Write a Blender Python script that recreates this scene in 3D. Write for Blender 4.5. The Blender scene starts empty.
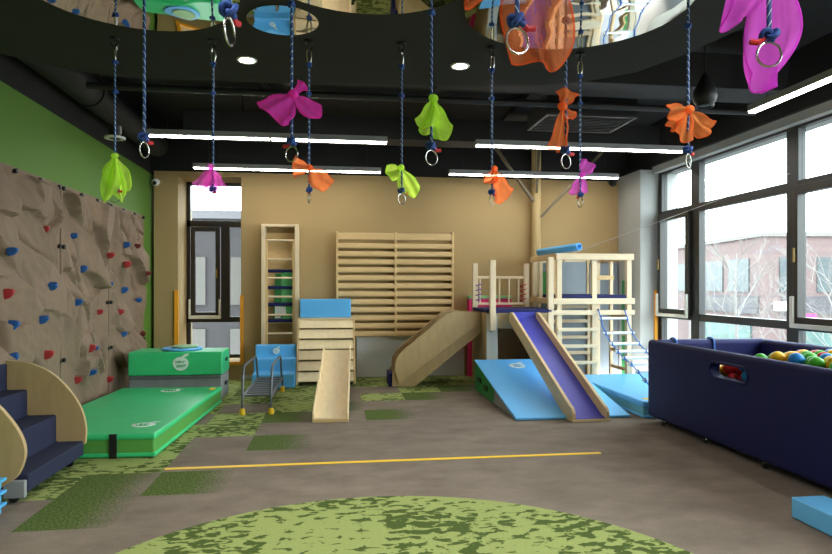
import bpy, bmesh, math, random
from mathutils import Vector, Matrix, noise
R = math.radians
PI = math.pi
scn = bpy.context.scene
COL = scn.collection
random.seed(7)

# ------------------------------------------------------------------ camera
F, HZ, H, YAW = 617.0, 287.0, 1.45, R(7.5)
SN, CS = math.sin(YAW), math.cos(YAW)
cam_d = bpy.data.cameras.new('camera')
cam = bpy.data.objects.new('camera', cam_d)
COL.objects.link(cam)
cam.location = (0, 0, H)
cam.rotation_euler = (R(90), 0, -YAW)
cam_d.sensor_width = 36
cam_d.lens = F / 832 * 36
cam_d.shift_y = (HZ - 277) / 832
cam_d.clip_start = .05
cam_d.clip_end = 300
scn.camera = cam


def at(px, py, Y):
    """world point on the plane y = Y seen at a pixel of the photograph"""
    l = (px - 416) / F
    d = Vector((SN + CS * l, CS - SN * l, (HZ - py) / F))
    t = Y / d.y
    return Vector((t * d.x, t * d.y, H + t * d.z))


# ------------------------------------------------------------------ materials
def lin(c):
    def f(v):
        v /= 255
        return v / 12.92 if v <= .04045 else ((v + .055) / 1.055) ** 2.4
    return (f(c[0]), f(c[1]), f(c[2]), 1)


def new_mat(name):
    m = bpy.data.materials.new(name)
    m.use_nodes = True
    nt = m.node_tree
    return m, nt, nt.nodes['Principled BSDF']


def N(nt, t, **kw):
    n = nt.nodes.new(t)
    for k, v in kw.items():
        if k in ('operation', 'blend_type', 'data_type', 'feature', 'bands_direction', 'wave_type'):
            setattr(n, k, v)
        else:
            n.inputs[k].default_value = v
    return n


def coords(nt, scale=(1, 1, 1), gen='Object'):
    tc = nt.nodes.new('ShaderNodeTexCoord')
    mp = nt.nodes.new('ShaderNodeMapping')
    mp.inputs['Scale'].default_value = scale
    nt.links.new(tc.outputs[gen], mp.inputs[0])
    return mp.outputs[0]


def mixc(nt, fac, a, b):
    mx = nt.nodes.new('ShaderNodeMix')
    mx.data_type = 'RGBA'
    if hasattr(fac, 'is_output'):
        nt.links.new(fac, mx.inputs[0])
    else:
        mx.inputs[0].default_value = fac
    for s, v in ((6, a), (7, b)):
        if hasattr(v, 'is_output'):
            nt.links.new(v, mx.inputs[s])
        else:
            mx.inputs[s].default_value = v
    return mx.outputs[2]


def math_n(nt, op, a, b=None):
    n = nt.nodes.new('ShaderNodeMath')
    n.operation = op
    for i, v in enumerate((a, b)):
        if v is None:
            continue
        if hasattr(v, 'is_output'):
            nt.links.new(v, n.inputs[i])
        else:
            n.inputs[i].default_value = v
    return n.outputs[0]


def ramp(nt, fac, p0, p1):
    r = nt.nodes.new('ShaderNodeMapRange')
    r.inputs[1].default_value = p0
    r.inputs[2].default_value = p1
    nt.links.new(fac, r.inputs[0])
    return r.outputs[0]


def simple(name, c, rough=.5, var=.0, scale=(3, 3, 3), bump=0, bscale=60, metal=0, spec=.5, detail=4):
    m, nt, b = new_mat(name)
    b.inputs['Roughness'].default_value = rough
    b.inputs['Metallic'].default_value = metal
    b.inputs['Specular IOR Level'].default_value = spec
    lc = lin(c)
    n = N(nt, 'ShaderNodeTexNoise', Scale=1.0, Detail=float(detail))
    nt.links.new(coords(nt, scale), n.inputs['Vector'])
    a = tuple(min(1, v * (1 - var)) for v in lc[:3]) + (1,)
    d = tuple(min(1, v * (1 + var)) for v in lc[:3]) + (1,)
    nt.links.new(mixc(nt, ramp(nt, n.outputs[0], .3, .7), a, d), b.inputs['Base Color'])
    if bump:
        n2 = N(nt, 'ShaderNodeTexNoise', Scale=float(bscale), Detail=3.0)
        nt.links.new(coords(nt), n2.inputs['Vector'])
        bp = N(nt, 'ShaderNodeBump', Strength=bump, Distance=.01)
        nt.links.new(n2.outputs[0], bp.inputs['Height'])
        nt.links.new(bp.outputs[0], b.inputs['Normal'])
    return m


def wood(name, c, grain=(3, 3, 40), rough=.45, var=.12):
    m, nt, b = new_mat(name)
    b.inputs['Roughness'].default_value = rough
    n = N(nt, 'ShaderNodeTexNoise', Scale=1.5, Detail=6.0, Distortion=.6)
    nt.links.new(coords(nt, grain), n.inputs['Vector'])
    lc = lin(c)
    a = (lc[0] * (1 - var), lc[1] * (1 - var * 1.15), lc[2] * (1 - var * 1.4), 1)
    d = (min(1, lc[0] * (1 + var)), min(1, lc[1] * (1 + var)), min(1, lc[2] * (1 + var)), 1)
    nt.links.new(mixc(nt, ramp(nt, n.outputs[0], .3, .7), a, d), b.inputs['Base Color'])
    bp = N(nt, 'ShaderNodeBump', Strength=.05, Distance=.005)
    nt.links.new(n.outputs[0], bp.inputs['Height'])
    nt.links.new(bp.outputs[0], b.inputs['Normal'])
    return m


def emit(name, c, s):
    m, nt, b = new_mat(name)
    b.inputs['Base Color'].default_value = lin(c)
    b.inputs['Emission Color'].default_value = lin(c)
    b.inputs['Emission Strength'].default_value = s
    return m


def glass(name, tint=(235, 242, 242), refl=.05):
    m = bpy.data.materials.new(name)
    m.use_nodes = True
    nt = m.node_tree
    nt.nodes.clear()
    o = nt.nodes.new('ShaderNodeOutputMaterial')
    t = N(nt, 'ShaderNodeBsdfTransparent', Color=lin(tint))
    g = N(nt, 'ShaderNodeBsdfGlossy', Roughness=.02)
    lw = N(nt, 'ShaderNodeLayerWeight', Blend=.5)
    fr = math_n(nt, 'ADD', math_n(nt, 'MULTIPLY', math_n(nt, 'POWER', lw.outputs['Facing'], 4.0), .35), .025)
    mx = nt.nodes.new('ShaderNodeMixShader')
    nt.links.new(fr, mx.inputs[0])
    nt.links.new(t.outputs[0], mx.inputs[1])
    nt.links.new(g.outputs[0], mx.inputs[2])
    nt.links.new(mx.outputs[0], o.inputs[0])
    return m


def sheer(name, c, alpha=.55):
    """thin woven organza: part see-through, part glowing with light from behind"""
    m = bpy.data.materials.new(name)
    m.use_nodes = True
    nt = m.node_tree
    nt.nodes.clear()
    o = nt.nodes.new('ShaderNodeOutputMaterial')
    lc = lin(c)
    t = N(nt, 'ShaderNodeBsdfTransparent', Color=(min(1, lc[0] * .6 + .4), min(1, lc[1] * .6 + .4), min(1, lc[2] * .6 + .4), 1))
    d = N(nt, 'ShaderNodeBsdfDiffuse', Color=lc)
    tr = N(nt, 'ShaderNodeBsdfTranslucent', Color=lc)
    m1 = nt.nodes.new('ShaderNodeMixShader')
    m1.inputs[0].default_value = .5
    nt.links.new(d.outputs[0], m1.inputs[1])
    nt.links.new(tr.outputs[0], m1.inputs[2])
    m2 = nt.nodes.new('ShaderNodeMixShader')
    wv = N(nt, 'ShaderNodeTexNoise', Scale=1.0, Detail=3.0)
    nt.links.new(coords(nt, (26, 26, 14)), wv.inputs['Vector'])
    nt.links.new(math_n(nt, 'ADD', math_n(nt, 'MULTIPLY', wv.outputs[0], .5), alpha - .32), m2.inputs[0])
    nt.links.new(t.outputs[0], m2.inputs[1])
    nt.links.new(m1.outputs[0], m2.inputs[2])
    nt.links.new(m2.outputs[0], o.inputs[0])
    return m


def carpet_base(nt):
    n1 = N(nt, 'ShaderNodeTexNoise', Scale=1.0, Detail=6.0, Roughness=.65)
    nt.links.new(coords(nt, (2.2, 3.5, 1)), n1.inputs['Vector'])
    n2 = N(nt, 'ShaderNodeTexNoise', Scale=90.0, Detail=2.0)
    nt.links.new(coords(nt), n2.inputs['Vector'])
    f = math_n(nt, 'ADD', math_n(nt, 'MULTIPLY', n1.outputs[0], .75), math_n(nt, 'MULTIPLY', n2.outputs[0], .25))
    return mixc(nt, ramp(nt, f, .35, .65), lin((112, 100, 89)), lin((138, 125, 112)))


def lime_col(nt):
    n1 = N(nt, 'ShaderNodeTexNoise', Scale=1.0, Detail=3.0, Roughness=.55, Distortion=.4)
    nt.links.new(coords(nt, (10, 17, 1)), n1.inputs['Vector'])
    n0 = N(nt, 'ShaderNodeTexNoise', Scale=1.5, Detail=1.0)
    nt.links.new(coords(nt), n0.inputs['Vector'])
    f = math_n(nt, 'ADD', n1.outputs[0], math_n(nt, 'MULTIPLY', math_n(nt, 'SUBTRACT', n0.outputs[0], .5), .5))
    n2 = N(nt, 'ShaderNodeTexNoise', Scale=70.0, Detail=2.0)
    nt.links.new(coords(nt), n2.inputs['Vector'])
    lime = mixc(nt, n2.outputs[0], lin((134, 146, 80)), lin((162, 173, 108)))
    dark = mixc(nt, n2.outputs[0], lin((62, 78, 32)), lin((84, 100, 48)))
    return mixc(nt, ramp(nt, f, .52, .56), lime, dark)


def carpet_finish(nt, b, col):
    nt.links.new(col, b.inputs['Base Color'])
    b.inputs['Roughness'].default_value = .95
    b.inputs['Specular IOR Level'].default_value = .15
    n = N(nt, 'ShaderNodeTexNoise', Scale=250.0, Detail=2.0)
    nt.links.new(coords(nt), n.inputs['Vector'])
    bp = N(nt, 'ShaderNodeBump', Strength=.35, Distance=.004)
    nt.links.new(n.outputs[0], bp.inputs['Height'])
    nt.links.new(bp.outputs[0], b.inputs['Normal'])


def carpet_taupe():
    m, nt, b = new_mat('carpet_taupe')
    base = carpet_base(nt)
    tc = nt.nodes.new('ShaderNodeTexCoord')
    sp = nt.nodes.new('ShaderNodeSeparateXYZ')
    nt.links.new(tc.outputs['Object'], sp.inputs[0])
    dx = math_n(nt, 'SUBTRACT', sp.outputs[0], .26)
    dy = math_n(nt, 'SUBTRACT', sp.outputs[1], 2.47)
    d2 = math_n(nt, 'ADD', math_n(nt, 'MULTIPLY', dx, dx), math_n(nt, 'MULTIPLY', dy, dy))
    inside = math_n(nt, 'LESS_THAN', d2, 1.80 ** 2)
    carpet_finish(nt, b, mixc(nt, inside, base, lime_col(nt)))
    return m


def carpet_lime():
    m, nt, b = new_mat('carpet_lime')
    carpet_finish(nt, b, lime_col(nt))
    return m


def carpet_grass():
    m, nt, b = new_mat('carpet_grass')
    base = carpet_base(nt)
    tc = nt.nodes.new('ShaderNodeTexCoord')
    sp = nt.nodes.new('ShaderNodeSeparateXYZ')
    nt.links.new(tc.outputs['Object'], sp.inputs[0])
    fx = math_n(nt, 'FRACT', math_n(nt, 'DIVIDE', math_n(nt, 'ADD', sp.outputs[0], 1.9 + 5.6), .56))
    n2 = N(nt, 'ShaderNodeTexNoise', Scale=60.0, Detail=2.0)
    nt.links.new(coords(nt), n2.inputs['Vector'])
    f = ramp(nt, math_n(nt, 'ADD', fx, math_n(nt, 'MULTIPLY', math_n(nt, 'SUBTRACT', n2.outputs[0], .5), .9)), .55, 1.05)
    g = mixc(nt, ramp(nt, n2.outputs[0], .35, .65), lin((62, 78, 34)), lin((98, 114, 58)))
    carpet_finish(nt, b, mixc(nt, f, g, base))
    return m


def rope_mat(name, c, c2):
    m, nt, b = new_mat(name)
    b.inputs['Roughness'].default_value = .7
    tc = nt.nodes.new('ShaderNodeTexCoord')
    sp = nt.nodes.new('ShaderNodeSeparateXYZ')
    nt.links.new(tc.outputs['Object'], sp.inputs[0])
    ph = math_n(nt, 'ADD', math_n(nt, 'MULTIPLY', sp.outputs[2], 34), math_n(nt, 'MULTIPLY', sp.outputs[0], 70))
    fr = math_n(nt, 'FRACT', ph)
    w = math_n(nt, 'LESS_THAN', fr, .16)
    nt.links.new(mixc(nt, w, lin(c), lin(c2)), b.inputs['Base Color'])
    return m


M = {}
M['taupe'] = carpet_taupe()
M['lime_carpet'] = carpet_lime()
M['grass_carpet'] = carpet_grass()
M['tan_wall'] = simple('tan_wall', (170, 143, 97), .75, .03, (1.2, 1.2, 1.2), .03, 120)
M['green_wall'] = simple('green_wall', (86, 124, 38), .7, .03, (1, 1, 1), .02)
M['grey_wall'] = simple('grey_wall', (168, 168, 164), .7, .02, (1, 1, 1), .02)
M['black_ceiling'] = simple('black_ceiling', (16, 17, 18), .8, .1)
M['board_black'] = simple('board_black', (34, 35, 36), .85, .05, (1, 1, 1))
M['duct'] = simple('duct_black', (24, 25, 26), .7, .1)
M['pipe'] = simple('pipe_dark', (34, 34, 36), .5, .1)
M['mirror'] = simple('mirror_film', (235, 232, 225), .015, 0, metal=1)
M['bronze'] = simple('window_bronze', (46, 40, 34), .4, .08)
M['alu'] = simple('window_grey', (40, 38, 37), .4, .05)
M['white_guard'] = simple('white_guard', (225, 222, 208), .5)
M['orange_guard'] = simple('orange_guard', (240, 160, 30), .6)
M['glass'] = glass('window_glass')
M['lamp'] = emit('lamp_diffuser', (255, 250, 240), 19)
M['down'] = emit('downlight_glow', (255, 250, 240), 30)
M['lampbody'] = simple('lamp_housing', (150, 150, 150), .5)
M['white'] = simple('white_plastic', (232, 232, 228), .4)
M['black'] = simple('black_plastic', (22, 22, 23), .5)
M['rock'] = simple('rock_panel', (130, 107, 87), .75, .13, (2.5, 2.5, 2.5), .25, 45)
M['hold_blue'] = simple('hold_blue', (28, 84, 150), .5, .15, (20, 20, 20), .2, 90)
M['hold_red'] = simple('hold_red', (168, 42, 46), .5, .15, (20, 20, 20), .2, 90)
M['hold_dark'] = simple('hold_dark', (104, 34, 30), .5, .2, (20, 20, 20), .2, 90)
M['mat_green'] = simple('vinyl_green', (58, 198, 124), .38, .04, (4, 4, 4), .12, 7)
M['mat_lime'] = simple('vinyl_lime', (88, 158, 72), .45, .05, (4, 4, 4), .1, 9)
M['mat_grey'] = simple('vinyl_grey', (140, 142, 142), .5, .06, (8, 8, 8), .1, 20)
M['zip'] = simple('zip_grey', (92, 96, 96), .6, .25, (60, 5, 60))
M['mat_blue'] = simple('vinyl_blue', (108, 192, 255), .38, .03, (3, 3, 3), .1, 7)
M['soft_blue'] = simple('foam_blue', (94, 182, 244), .42, .03, (3, 3, 3), .08, 9)
M['teal'] = simple('vinyl_teal', (104, 176, 206), .45, .04)
M['wedge_green'] = simple('vinyl_deep_green', (26, 132, 60), .42, .05)
M['navy'] = simple('vinyl_navy', (24, 28, 84), .6, .06, (5, 5, 5), .12, 12, spec=.25)
M['navy_fabric'] = simple('fabric_navy', (22, 29, 58), .8, .1, (30, 30, 30), .1, 200)
M['slide_blue'] = simple('slide_blue', (50, 58, 176), .32, .06, (3, 3, 3))
M['pink'] = simple('foam_pink', (222, 40, 112), .5, .04)
M['pale_green'] = simple('foam_pale_green', (140, 190, 130), .5, .04)
M['foam_green'] = simple('foam_green', (96, 190, 118), .5, .05)
M['foam_dgreen'] = simple('foam_dark_green', (44, 124, 62), .5, .05)
M['pad_grey'] = simple('pad_grey', (198, 204, 208), .6, .05, (2, 2, 2), .04, 12)
M['slate'] = simple('panel_slate', (128, 138, 146), .35, .06, (2, 2, 2))
M['ply'] = wood('birch_ply', (180, 153, 108), (10, 10, 2.5), .5, .08)
M['ply_y'] = wood('birch_ply_long', (238, 216, 174), (14, 1.5, 14), .4, .06)
M['ply_edge'] = wood('ply_edge', (238, 214, 168), (3, 3, 3), .5, .08)
M['beech'] = wood('beech', (212, 180, 128), (3, 22, 22), .5, .08)
M['pine'] = wood('pine', (224, 202, 168), (20, 20, 3), .5, .07)
M['pine_x'] = wood('pine_cross', (224, 202, 168), (3, 20, 20), .5, .07)
M['pine_y'] = wood('pine_long', (210, 182, 138), (20, 3, 20), .5, .07)
M['steel'] = simple('steel', (190, 188, 182), .25, .03, metal=1)
M['tube_grey'] = simple('tube_grey', (98, 100, 104), .4, .05, metal=.4)
M['yellow_rubber'] = simple('yellow_rubber', (240, 190, 30), .6)
M['yellow_tape'] = simple('yellow_tape', (250, 204, 48), .55, .05, (4, 4, 4))
M['rope'] = rope_mat('rope_blue', (24, 68, 126), (190, 205, 220))
M['rope_knot'] = simple('rope_knot_blue', (26, 66, 140), .7, .35, (90, 90, 90))
M['red_tape'] = simple('red_tape', (200, 34, 40), .5)
M['cord_blue'] = simple('cord_blue', (60, 110, 190), .7, .2, (40, 40, 40))
M['cord_purple'] = simple('cord_purple', (110, 70, 170), .7)
M['cord_red'] = simple('cord_red', (190, 60, 60), .7)
M['crate'] = simple('crate_blue', (84, 172, 226), .4, .03)
M['logo'] = simple('logo_white', (226, 236, 228), .5)
M['logo_ink'] = simple('logo_ink', (52, 160, 100), .5)
M['logo_ink_b'] = simple('logo_ink_blue', (80, 150, 205), .5)
M['brass'] = simple('handle_brass', (150, 118, 44), .4)
M['pale_panel'] = simple('panel_pale', (206, 202, 186), .5, .04)
M['column'] = simple('column_tan', (186, 160, 112), .7, .03)
M['strut'] = simple('strut_tan', (110, 100, 80), .6, .05)
M['wire'] = simple('wire_white', (210, 210, 205), .5)
M['facade_pink'] = simple('facade_pink', (98, 81, 80), .9, .04, (.3, .3, .3))
M['facade_white'] = simple('facade_white', (106, 101, 99), .9, .03, (.3, .3, .3))
M['facade_grey'] = simple('facade_grey', (36, 32, 34), .9, .05, (.3, .3, .3))
M['louver'] = simple('louver_grey', (64, 60, 64), .6, .12, (.2, .2, 16))
M['far_glass'] = simple('far_glass', (54, 62, 65), .45, .1, (.6, .6, .6))
M['shop_teal'] = simple('shop_teal', (66, 92, 88), .4, .3, (1, 1, 2))
M['asphalt'] = simple('asphalt', (80, 80, 80), .95, .06)
M['bark'] = simple('bark_pale', (112, 108, 106), .9, .1)
for k, c, a in (('lime', (222, 255, 104), .64), ('orange', (255, 146, 84), .78), ('magenta', (255, 120, 240), .7),
                ('orchid', (250, 140, 228), .45), ('deep', (255, 84, 214), .8), ('orange_big', (255, 150, 92), .42),
                ('violet', (234, 108, 230), .72), ('peach', (255, 160, 92), .62)):
    M['sheer_' + k] = sheer('sheer_' + k, c, a)
for k, c in (('red', (196, 24, 32)), ('yellow', (238, 186, 24)), ('green', (70, 176, 44)), ('blue', (30, 130, 208))):
    M['ball_' + k] = simple('ball_' + k, c, .42, spec=.3)


# ------------------------------------------------------------------ mesh building
class MB:
    def __init__(s):
        s.bm = bmesh.new()

    def _merge(s, tmp, mat=None):
        if mat is not None:
            bmesh.ops.transform(tmp, matrix=mat, verts=tmp.verts)
        bmesh.ops.recalc_face_normals(tmp, faces=tmp.faces)
        me = bpy.data.meshes.new('tmp')
        tmp.to_mesh(me)
        tmp.free()
        s.bm.from_mesh(me)
        bpy.data.meshes.remove(me)
        return s

    def box(s, lo, hi, bev=0, seg=2, rot=None, pivot=None):
        t = bmesh.new()
        bmesh.ops.create_cube(t, size=1)
        sx, sy, sz = (hi[i] - lo[i] for i in range(3))
        bmesh.ops.scale(t, vec=(sx, sy, sz), verts=t.verts)
        if bev:
            bmesh.ops.bevel(t, geom=t.edges[:], offset=min(bev, min(abs(sx), abs(sy), abs(sz)) * .49), segments=seg, affect='EDGES', profile=.5)
        c = Vector([(hi[i] + lo[i]) / 2 for i in range(3)])
        m = Matrix.Translation(c)
        if rot is not None:
            pv = Vector(pivot) if pivot is not None else c
            m = Matrix.Translation(pv) @ rot.to_4x4() @ Matrix.Translation(c - pv)
        return s._merge(t, m)

    def bar(s, a, b, w, h, up=(0, 0, 1), bev=.004):
        a, b = Vector(a), Vector(b)
        d = (b - a)
        L = d.length
        x = d.normalized()
        y = Vector(up).cross(x)
        if y.length < 1e-4:
            y = Vector((0, 1, 0)).cross(x)
        y.normalize()
        z = x.cross(y)
        t = bmesh.new()
        bmesh.ops.create_cube(t, size=1)
        bmesh.ops.scale(t, vec=(L, w, h), verts=t.verts)
        if bev:
            bmesh.ops.bevel(t, geom=t.edges[:], offset=min(bev, w * .45, h * .45), segments=2, affect='EDGES', profile=.5)
        m = Matrix((x, y, z)).transposed().to_4x4()
        m.translation = (a + b) / 2
        return s._merge(t, m)

    def tube(s, pts, r, seg=8, closed=False, caps=True):
        pts = [Vector(p) for p in pts]
        n = len(pts)
        t = bmesh.new()
        rings = []
        up = None
        for i, p in enumerate(pts):
            a = pts[(i - 1) % n] if (closed or i > 0) else p
            b = pts[(i + 1) % n] if (closed or i < n - 1) else p
            d = (b - a).normalized()
            if up is None:
                up = d.orthogonal().normalized()
            else:
                up = (up - d * up.dot(d))
                up = up.normalized() if up.length > 1e-5 else d.orthogonal().normalized()
            w = d.cross(up)
            rr = r(i / max(1, n - 1)) if callable(r) else r
            rings.append([t.verts.new(p + (up * math.cos(2 * PI * k / seg) + w * math.sin(2 * PI * k / seg)) * rr) for k in range(seg)])
        m = n if closed else n - 1
        for i in range(m):
            A, B = rings[i], rings[(i + 1) % n]
            for k in range(seg):
                t.faces.new((A[k], A[(k + 1) % seg], B[(k + 1) % seg], B[k]))
        if caps and not closed:
            t.faces.new(rings[0][::-1])
            t.faces.new(rings[-1])
        return s._merge(t)

    def cyl(s, a, b, r, seg=20, r2=None):
        r2 = r if r2 is None else r2
        return s.tube([a, b], lambda u: r + (r2 - r) * u, seg)

    def lathe(s, prof, c=(0, 0, 0), seg=24, rot=None):
        t = bmesh.new()
        rings = []
        for r, z in prof:
            if r < 1e-5:
                rings.append([t.verts.new((0, 0, z))])
            else:
                rings.append([t.verts.new((r * math.cos(2 * PI * k / seg), r * math.sin(2 * PI * k / seg), z)) for k in range(seg)])
        for A, B in zip(rings, rings[1:]):
            for k in range(seg):
                j = (k + 1) % seg
                q = [A[k % len(A)], A[j % len(A)], B[j % len(B)], B[k % len(B)]]
                q = [v for i, v in enumerate(q) if v not in q[:i]]
                if len(q) > 2:
                    t.faces.new(q)
        m = Matrix.Translation(Vector(c))
        if rot is not None:
            m = m @ rot.to_4x4()
        return s._merge(t, m)

    def prism(s, poly, axis, a, b, bev=0, seg=2):
        """polygon in the plane across an axis, extruded along it from a to b"""
        t = bmesh.new()

        def P(u, v, w):
            return {'x': (w, u, v), 'y': (u, w, v), 'z': (u, v, w)}[axis]
        A = [t.verts.new(P(u, v, a)) for u, v in poly]
        B = [t.verts.new(P(u, v, b)) for u, v in poly]
        n = len(poly)
        t.faces.new(A)
        t.faces.new(B[::-1])
        for i in range(n):
            t.faces.new((A[i], B[i], B[(i + 1) % n], A[(i + 1) % n]))
        bmesh.ops.recalc_face_normals(t, faces=t.faces)
        if bev:
            es = [e for e in t.edges if len(e.link_faces) == 2 and e.calc_face_angle(0) > R(25)]
            bmesh.ops.bevel(t, geom=es, offset=bev, segments=seg, affect='EDGES', profile=.5)
        return s._merge(t)

    def sphere(s, c, r, u=16, v=10, scale=(1, 1, 1)):
        t = bmesh.new()
        bmesh.ops.create_uvsphere(t, u_segments=u, v_segments=v, radius=r)
        bmesh.ops.scale(t, vec=scale, verts=t.verts)
        return s._merge(t, Matrix.Translation(Vector(c)))

    def grid(s, fn, nu, nv):
        t = bmesh.new()
        g = [[t.verts.new(fn(i / nu, j / nv)) for j in range(nv + 1)] for i in range(nu + 1)]
        for i in range(nu):
            for j in range(nv):
                t.faces.new((g[i][j], g[i + 1][j], g[i + 1][j + 1], g[i][j + 1]))
        return s._merge(t)

    def build(s, name, mat, parent=None, label=None, smooth=True, ang=35):
        if parent is not None:
            off = parent_world(parent)
            if off.length > 0:
                bmesh.ops.translate(s.bm, vec=-off, verts=s.bm.verts)
        me = bpy.data.meshes.new(name)
        s.bm.to_mesh(me)
        s.bm.free()
        me.materials.append(mat)
        if smooth:
            for p in me.polygons:
                p.use_smooth = True
            me.set_sharp_from_angle(angle=R(ang))
        o = bpy.data.objects.new(name, me)
        COL.objects.link(o)
        if smooth and 24 <= len(me.polygons) < 900:
            wn = o.modifiers.new('even_normals', 'WEIGHTED_NORMAL')
            wn.keep_sharp = True
        if parent is not None:
            o.parent = parent
        if label:
            o['label'] = label
        return o


def parent_world(o):
    v = Vector((0, 0, 0))
    while o is not None:
        v += o.location
        o = o.parent
    return v


def tag(o, label, cat, group=None):
    o['label'] = label
    o['category'] = cat
    if group:
        o['group'] = group
    return o


def thing(name, label, cat, loc, group=None):
    o = bpy.data.objects.new(name, None)
    COL.objects.link(o)
    o.empty_display_size = .1
    o.location = loc
    return tag(o, label, cat, group)


def single(name, mb, mat, label, cat, base, group=None, **k):
    """a thing that is one mesh, with its origin at its base"""
    bmesh.ops.translate(mb.bm, vec=-Vector(base), verts=mb.bm.verts)
    o = mb.build(name, mat, None, **k)
    o.location = base
    return tag(o, label, cat, group)


def struct(name, mb, mat, parent=None, **k):
    o = mb.build(name, mat, parent, **k)
    if parent is None:
        o['kind'] = 'structure'
    return o


def sempty(name, loc=(0, 0, 0)):
    o = bpy.data.objects.new(name, None)
    COL.objects.link(o)
    o.location = loc
    o['kind'] = 'structure'
    return o


def copy_tree(o, parent=None):
    c = o.copy()
    COL.objects.link(c)
    if parent is not None:
        c.parent = parent
    for ch in list(o.children):
        copy_tree(ch, c)
    return c


def boolean_cut(o, mb):
    me = bpy.data.meshes.new('cut')
    mb.bm.to_mesh(me)
    mb.bm.free()
    c = bpy.data.objects.new('cut', me)
    COL.objects.link(c)
    c.location = parent_world(o.parent) * -1 if o.parent else (0, 0, 0)
    c.location = (0, 0, 0)
    md = o.modifiers.new('cut', 'BOOLEAN')
    md.operation = 'DIFFERENCE'
    md.object = c
    md.solver = 'EXACT'
    bpy.context.view_layer.update()
    dg = bpy.context.evaluated_depsgraph_get()
    nm = bpy.data.meshes.new_from_object(o.evaluated_get(dg))
    o.modifiers.clear()
    old = o.data
    o.data = nm
    nm.set_sharp_from_angle(angle=R(35))
    wn = o.modifiers.new('even_normals', 'WEIGHTED_NORMAL')
    wn.keep_sharp = True
    nm.name = old.name
    bpy.data.objects.remove(c)
    bpy.data.meshes.remove(me)


def arc(cx, cy, r, a0, a1, n=10):
    return [(cx + r * math.cos(R(a0 + (a1 - a0) * i / n)), cy + r * math.sin(R(a0 + (a1 - a0) * i / n))) for i in range(n + 1)]


def smooth_poly(pts, n=6):
    """closed Catmull-Rom outline through control points"""
    out = []
    m = len(pts)
    for i in range(m):
        p0, p1, p2, p3 = (Vector(pts[(i + k - 1) % m]) for k in range(4))
        for j in range(n):
            t = j / n
            out.append(tuple(.5 * ((2 * p1) + (-p0 + p2) * t + (2 * p0 - 5 * p1 + 4 * p2 - p3) * t * t + (-p0 + 3 * p1 - 3 * p2 + p3) * t ** 3)))
    return out


def smooth_path(pts, n=6):
    out = []
    m = len(pts)
    P = [Vector(p) for p in pts]
    for i in range(m - 1):
        p0, p1, p2, p3 = P[max(0, i - 1)], P[i], P[i + 1], P[min(m - 1, i + 2)]
        for j in range(n):
            t = j / n
            out.append(.5 * ((2 * p1) + (-p0 + p2) * t + (2 * p0 - 5 * p1 + 4 * p2 - p3) * t * t + (-p0 + 3 * p1 - 3 * p2 + p3) * t ** 3))
    out.append(P[-1])
    return out


def logo(parent, origin, ux, uy, size, ink):
    """round white fruit badge with a leaf and two rows of small round letters, printed on the vinyl"""
    o, ux, uy = Vector(origin), Vector(ux).normalized(), Vector(uy).normalized()
    n = ux.cross(uy).normalized()
    q = MB()

    def disc(poly, lift, mb):
        t = bmesh.new()
        lo = [t.verts.new(o + ux * a * size + uy * b * size + n * (lift - .002)) for a, b in poly]
        hi = [t.verts.new(o + ux * a * size + uy * b * size + n * lift) for a, b in poly]
        t.faces.new(hi)
        t.faces.new(lo[::-1])
        for i in range(len(poly)):
            t.faces.new((lo[i], lo[(i + 1) % len(poly)], hi[(i + 1) % len(poly)], hi[i]))
        mb._merge(t)
    disc([(.5 * math.cos(a) * (1 + .04 * math.sin(3 * a)), .46 * math.sin(a)) for a in [2 * PI * i / 28 for i in range(28)]], .003, q)
    disc(smooth_poly([(.05, .42), (.22, .62), (.55, .68), (.4, .5), (.2, .42)], 4), .003, q)
    lg = q.build('logo', M['logo'], parent, label='white round printed logo')
    k = MB()
    for i, (a, b) in enumerate(((-.28, .1), (-.12, .12), (.02, .1), (.18, .12), (-.2, -.16), (-.04, -.15), (.12, -.14), (.27, -.12))):
        pts = [o + ux * (a + .055 * math.cos(t)) * size + uy * (b + .075 * math.sin(t)) * size + n * .004 for t in [2 * PI * j / 10 for j in range(10)]]
        if i in (0, 2, 3, 7):
            pts = [o + ux * (a - .05) * size + uy * (b + .08) * size + n * .004, o + ux * a * size + uy * (b - .07) * size + n * .004,
                   o + ux * (a + .05) * size + uy * (b + .08) * size + n * .004]
            k.tube(pts, .024 * size, 5)
        else:
            k.tube(pts, .024 * size, 5, closed=True)
    k.build('logo_lettering', ink, lg)


# ------------------------------------------------------------------ room shell
XL, XR, XG, YB, YF = -2.81, 4.77, 5.07, 9.94, -2.2
ZC = 4.0

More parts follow.
